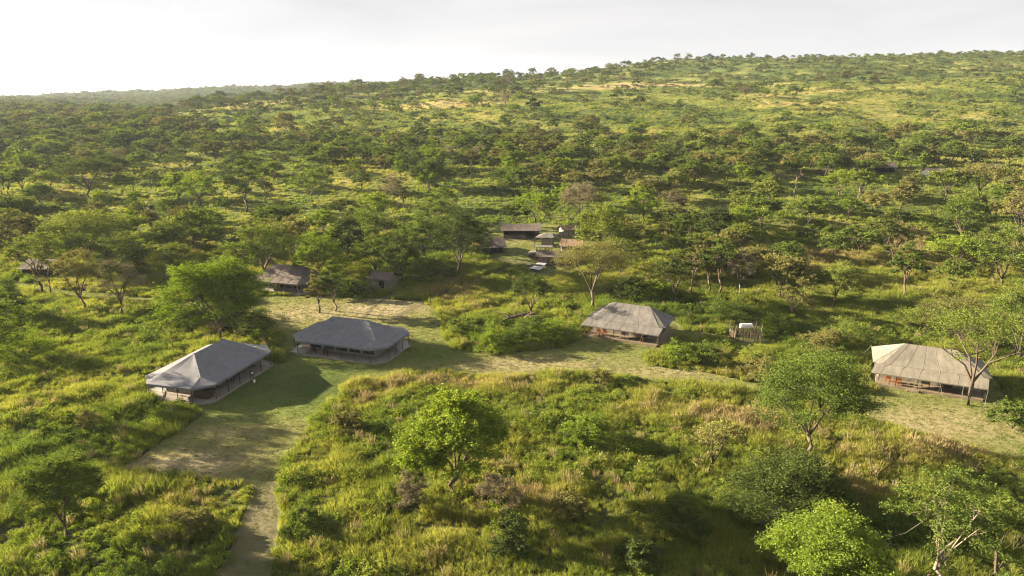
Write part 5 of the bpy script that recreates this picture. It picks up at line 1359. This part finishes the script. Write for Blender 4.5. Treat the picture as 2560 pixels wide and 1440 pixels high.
# ------------------------------------------------ grass and undergrowth
rngc = np.random.default_rng(5)
SOLID = []     # footprints of decks and tents: filled by the tent builders
def solid_mask(x, y):
    m = np.zeros(np.shape(x), bool)
    for p in FOOT: m |= inpoly(x, y, p)
    return m
def sample(y0, y1, cell, wide=1.0, extra=16):
    xs, ys = np.meshgrid(np.arange(-y1 * wide - extra, y1 * wide + extra, cell), np.arange(y0, y1, cell))
    x = xs.ravel() + rngc.uniform(-.5, .5, xs.size) * cell; y = ys.ravel() + rngc.uniform(-.5, .5, ys.size) * cell
    k = np.abs(x) < np.minimum(y * wide + extra, y * .80 + 55)
    return x[k], y[k]
def ground_pts(x, y, sink=0.0):
    return np.stack([x, y, height(x, y) - sink], 1)
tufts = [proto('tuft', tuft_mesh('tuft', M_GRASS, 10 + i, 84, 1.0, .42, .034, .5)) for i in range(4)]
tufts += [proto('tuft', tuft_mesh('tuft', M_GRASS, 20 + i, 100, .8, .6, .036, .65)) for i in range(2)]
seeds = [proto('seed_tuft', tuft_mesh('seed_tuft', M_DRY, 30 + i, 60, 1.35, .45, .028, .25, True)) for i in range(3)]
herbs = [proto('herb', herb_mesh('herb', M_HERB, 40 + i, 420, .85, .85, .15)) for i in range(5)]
herbs_far = [proto('herb_far', herb_mesh('herb_far', M_SCRUB, 60 + i, 150, .95, .9, .30)) for i in range(4)]
tufts_far = [proto('tuft_far', tuft_mesh('tuft_far', M_GRASS, 70 + i, 40, .9, .95, .13, .5)) for i in range(3)]

def cover(name, label, y0, y1, cell, protos, pick, size, rng):
    x, y = sample(y0, y1, cell)
    w = pick(x, y)
    k = (rng.random(len(x)) < w) & ~lawn_mask(x, y) & ~solid_mask(x, y)
    trk = track_mask(x, y); k &= trk < .2
    x, y = x[k], y[k]
    s = size(x, y)
    sc = np.stack([s * rng.uniform(.8, 1.25, len(x)), s * rng.uniform(.8, 1.25, len(x)), s * rng.uniform(.75, 1.25, len(x))], 1)
    scatter(name, protos, ground_pts(x, y, .03), sc, rng.integers(0, len(protos), len(x)), {'dry': dryness(x, y)}, label, rng)
    return len(x)
mound = lambda x, y: np.clip((fbm(x / 2.8, y / 2.8, 201, 3) - .5) * 1.75 + .5, 0.04, 1.05)
herbf = lambda x, y: np.clip((fbm(x / 5.5, y / 5.5, 211, 4) - .465) * 5 + .14 - np.clip(dryness(x, y) - .55, 0, 1) * 2, 0, 1)
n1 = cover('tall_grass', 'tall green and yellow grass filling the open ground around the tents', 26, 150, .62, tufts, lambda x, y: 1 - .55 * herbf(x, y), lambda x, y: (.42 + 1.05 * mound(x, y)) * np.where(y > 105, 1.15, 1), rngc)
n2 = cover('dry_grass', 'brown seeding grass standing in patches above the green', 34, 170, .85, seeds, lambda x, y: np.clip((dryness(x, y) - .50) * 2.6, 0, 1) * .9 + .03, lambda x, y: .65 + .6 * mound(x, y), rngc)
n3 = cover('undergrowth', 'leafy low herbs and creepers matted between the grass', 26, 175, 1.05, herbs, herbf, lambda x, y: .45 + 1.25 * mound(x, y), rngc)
n4 = cover('meadow_grass', 'rough grass on the middle ground and the hillside', 148, 560, 1.9, tufts_far, lambda x, y: np.clip(1.25 - y / 500, .22, 1), lambda x, y: (.38 + .5 * mound(x, y)) * (1 + y / 1200), rngc)
n5 = cover('hill_scrub', 'knee-high scrub scattered over the slopes', 210, 1000, 3.8, herbs_far, lambda x, y: np.clip((fbm(x / 16, y / 16, 231, 4) - .47) * 5, .04, 1) * np.clip((y - 150) / 300, .25, .62), lambda x, y: (.5 + 1.7 * rngc.random(len(x)) ** 2.2) * (1 + y / 1100), rngc)
# clipped grass and cuttings on the mown clearings
shorts = [proto('short_tuft', tuft_mesh('short_tuft', M_SHORT, 80 + i, 26, .07, .22, .03, 1.8)) for i in range(3)]
x, y = sample(40, 165, .42); k = lawn_mask(x, y) & ~solid_mask(x, y) & (rngc.random(len(x)) < .6)
x, y = x[k], y[k]; s = .6 + .9 * rngc.random(len(x))
scatter('mown_grass', shorts, ground_pts(x, y), np.stack([s, s, s], 1), rngc.integers(0, 3, len(x)), {'dry': np.clip(dryness(x, y) * .5 + .6 * fbm(x / 3, y / 3, 300, 3), 0, 1)}, 'short mown grass and dry cuttings on the clearings and paths', rngc)
print('cover', n1, n2, n3, n4, n5, len(x))
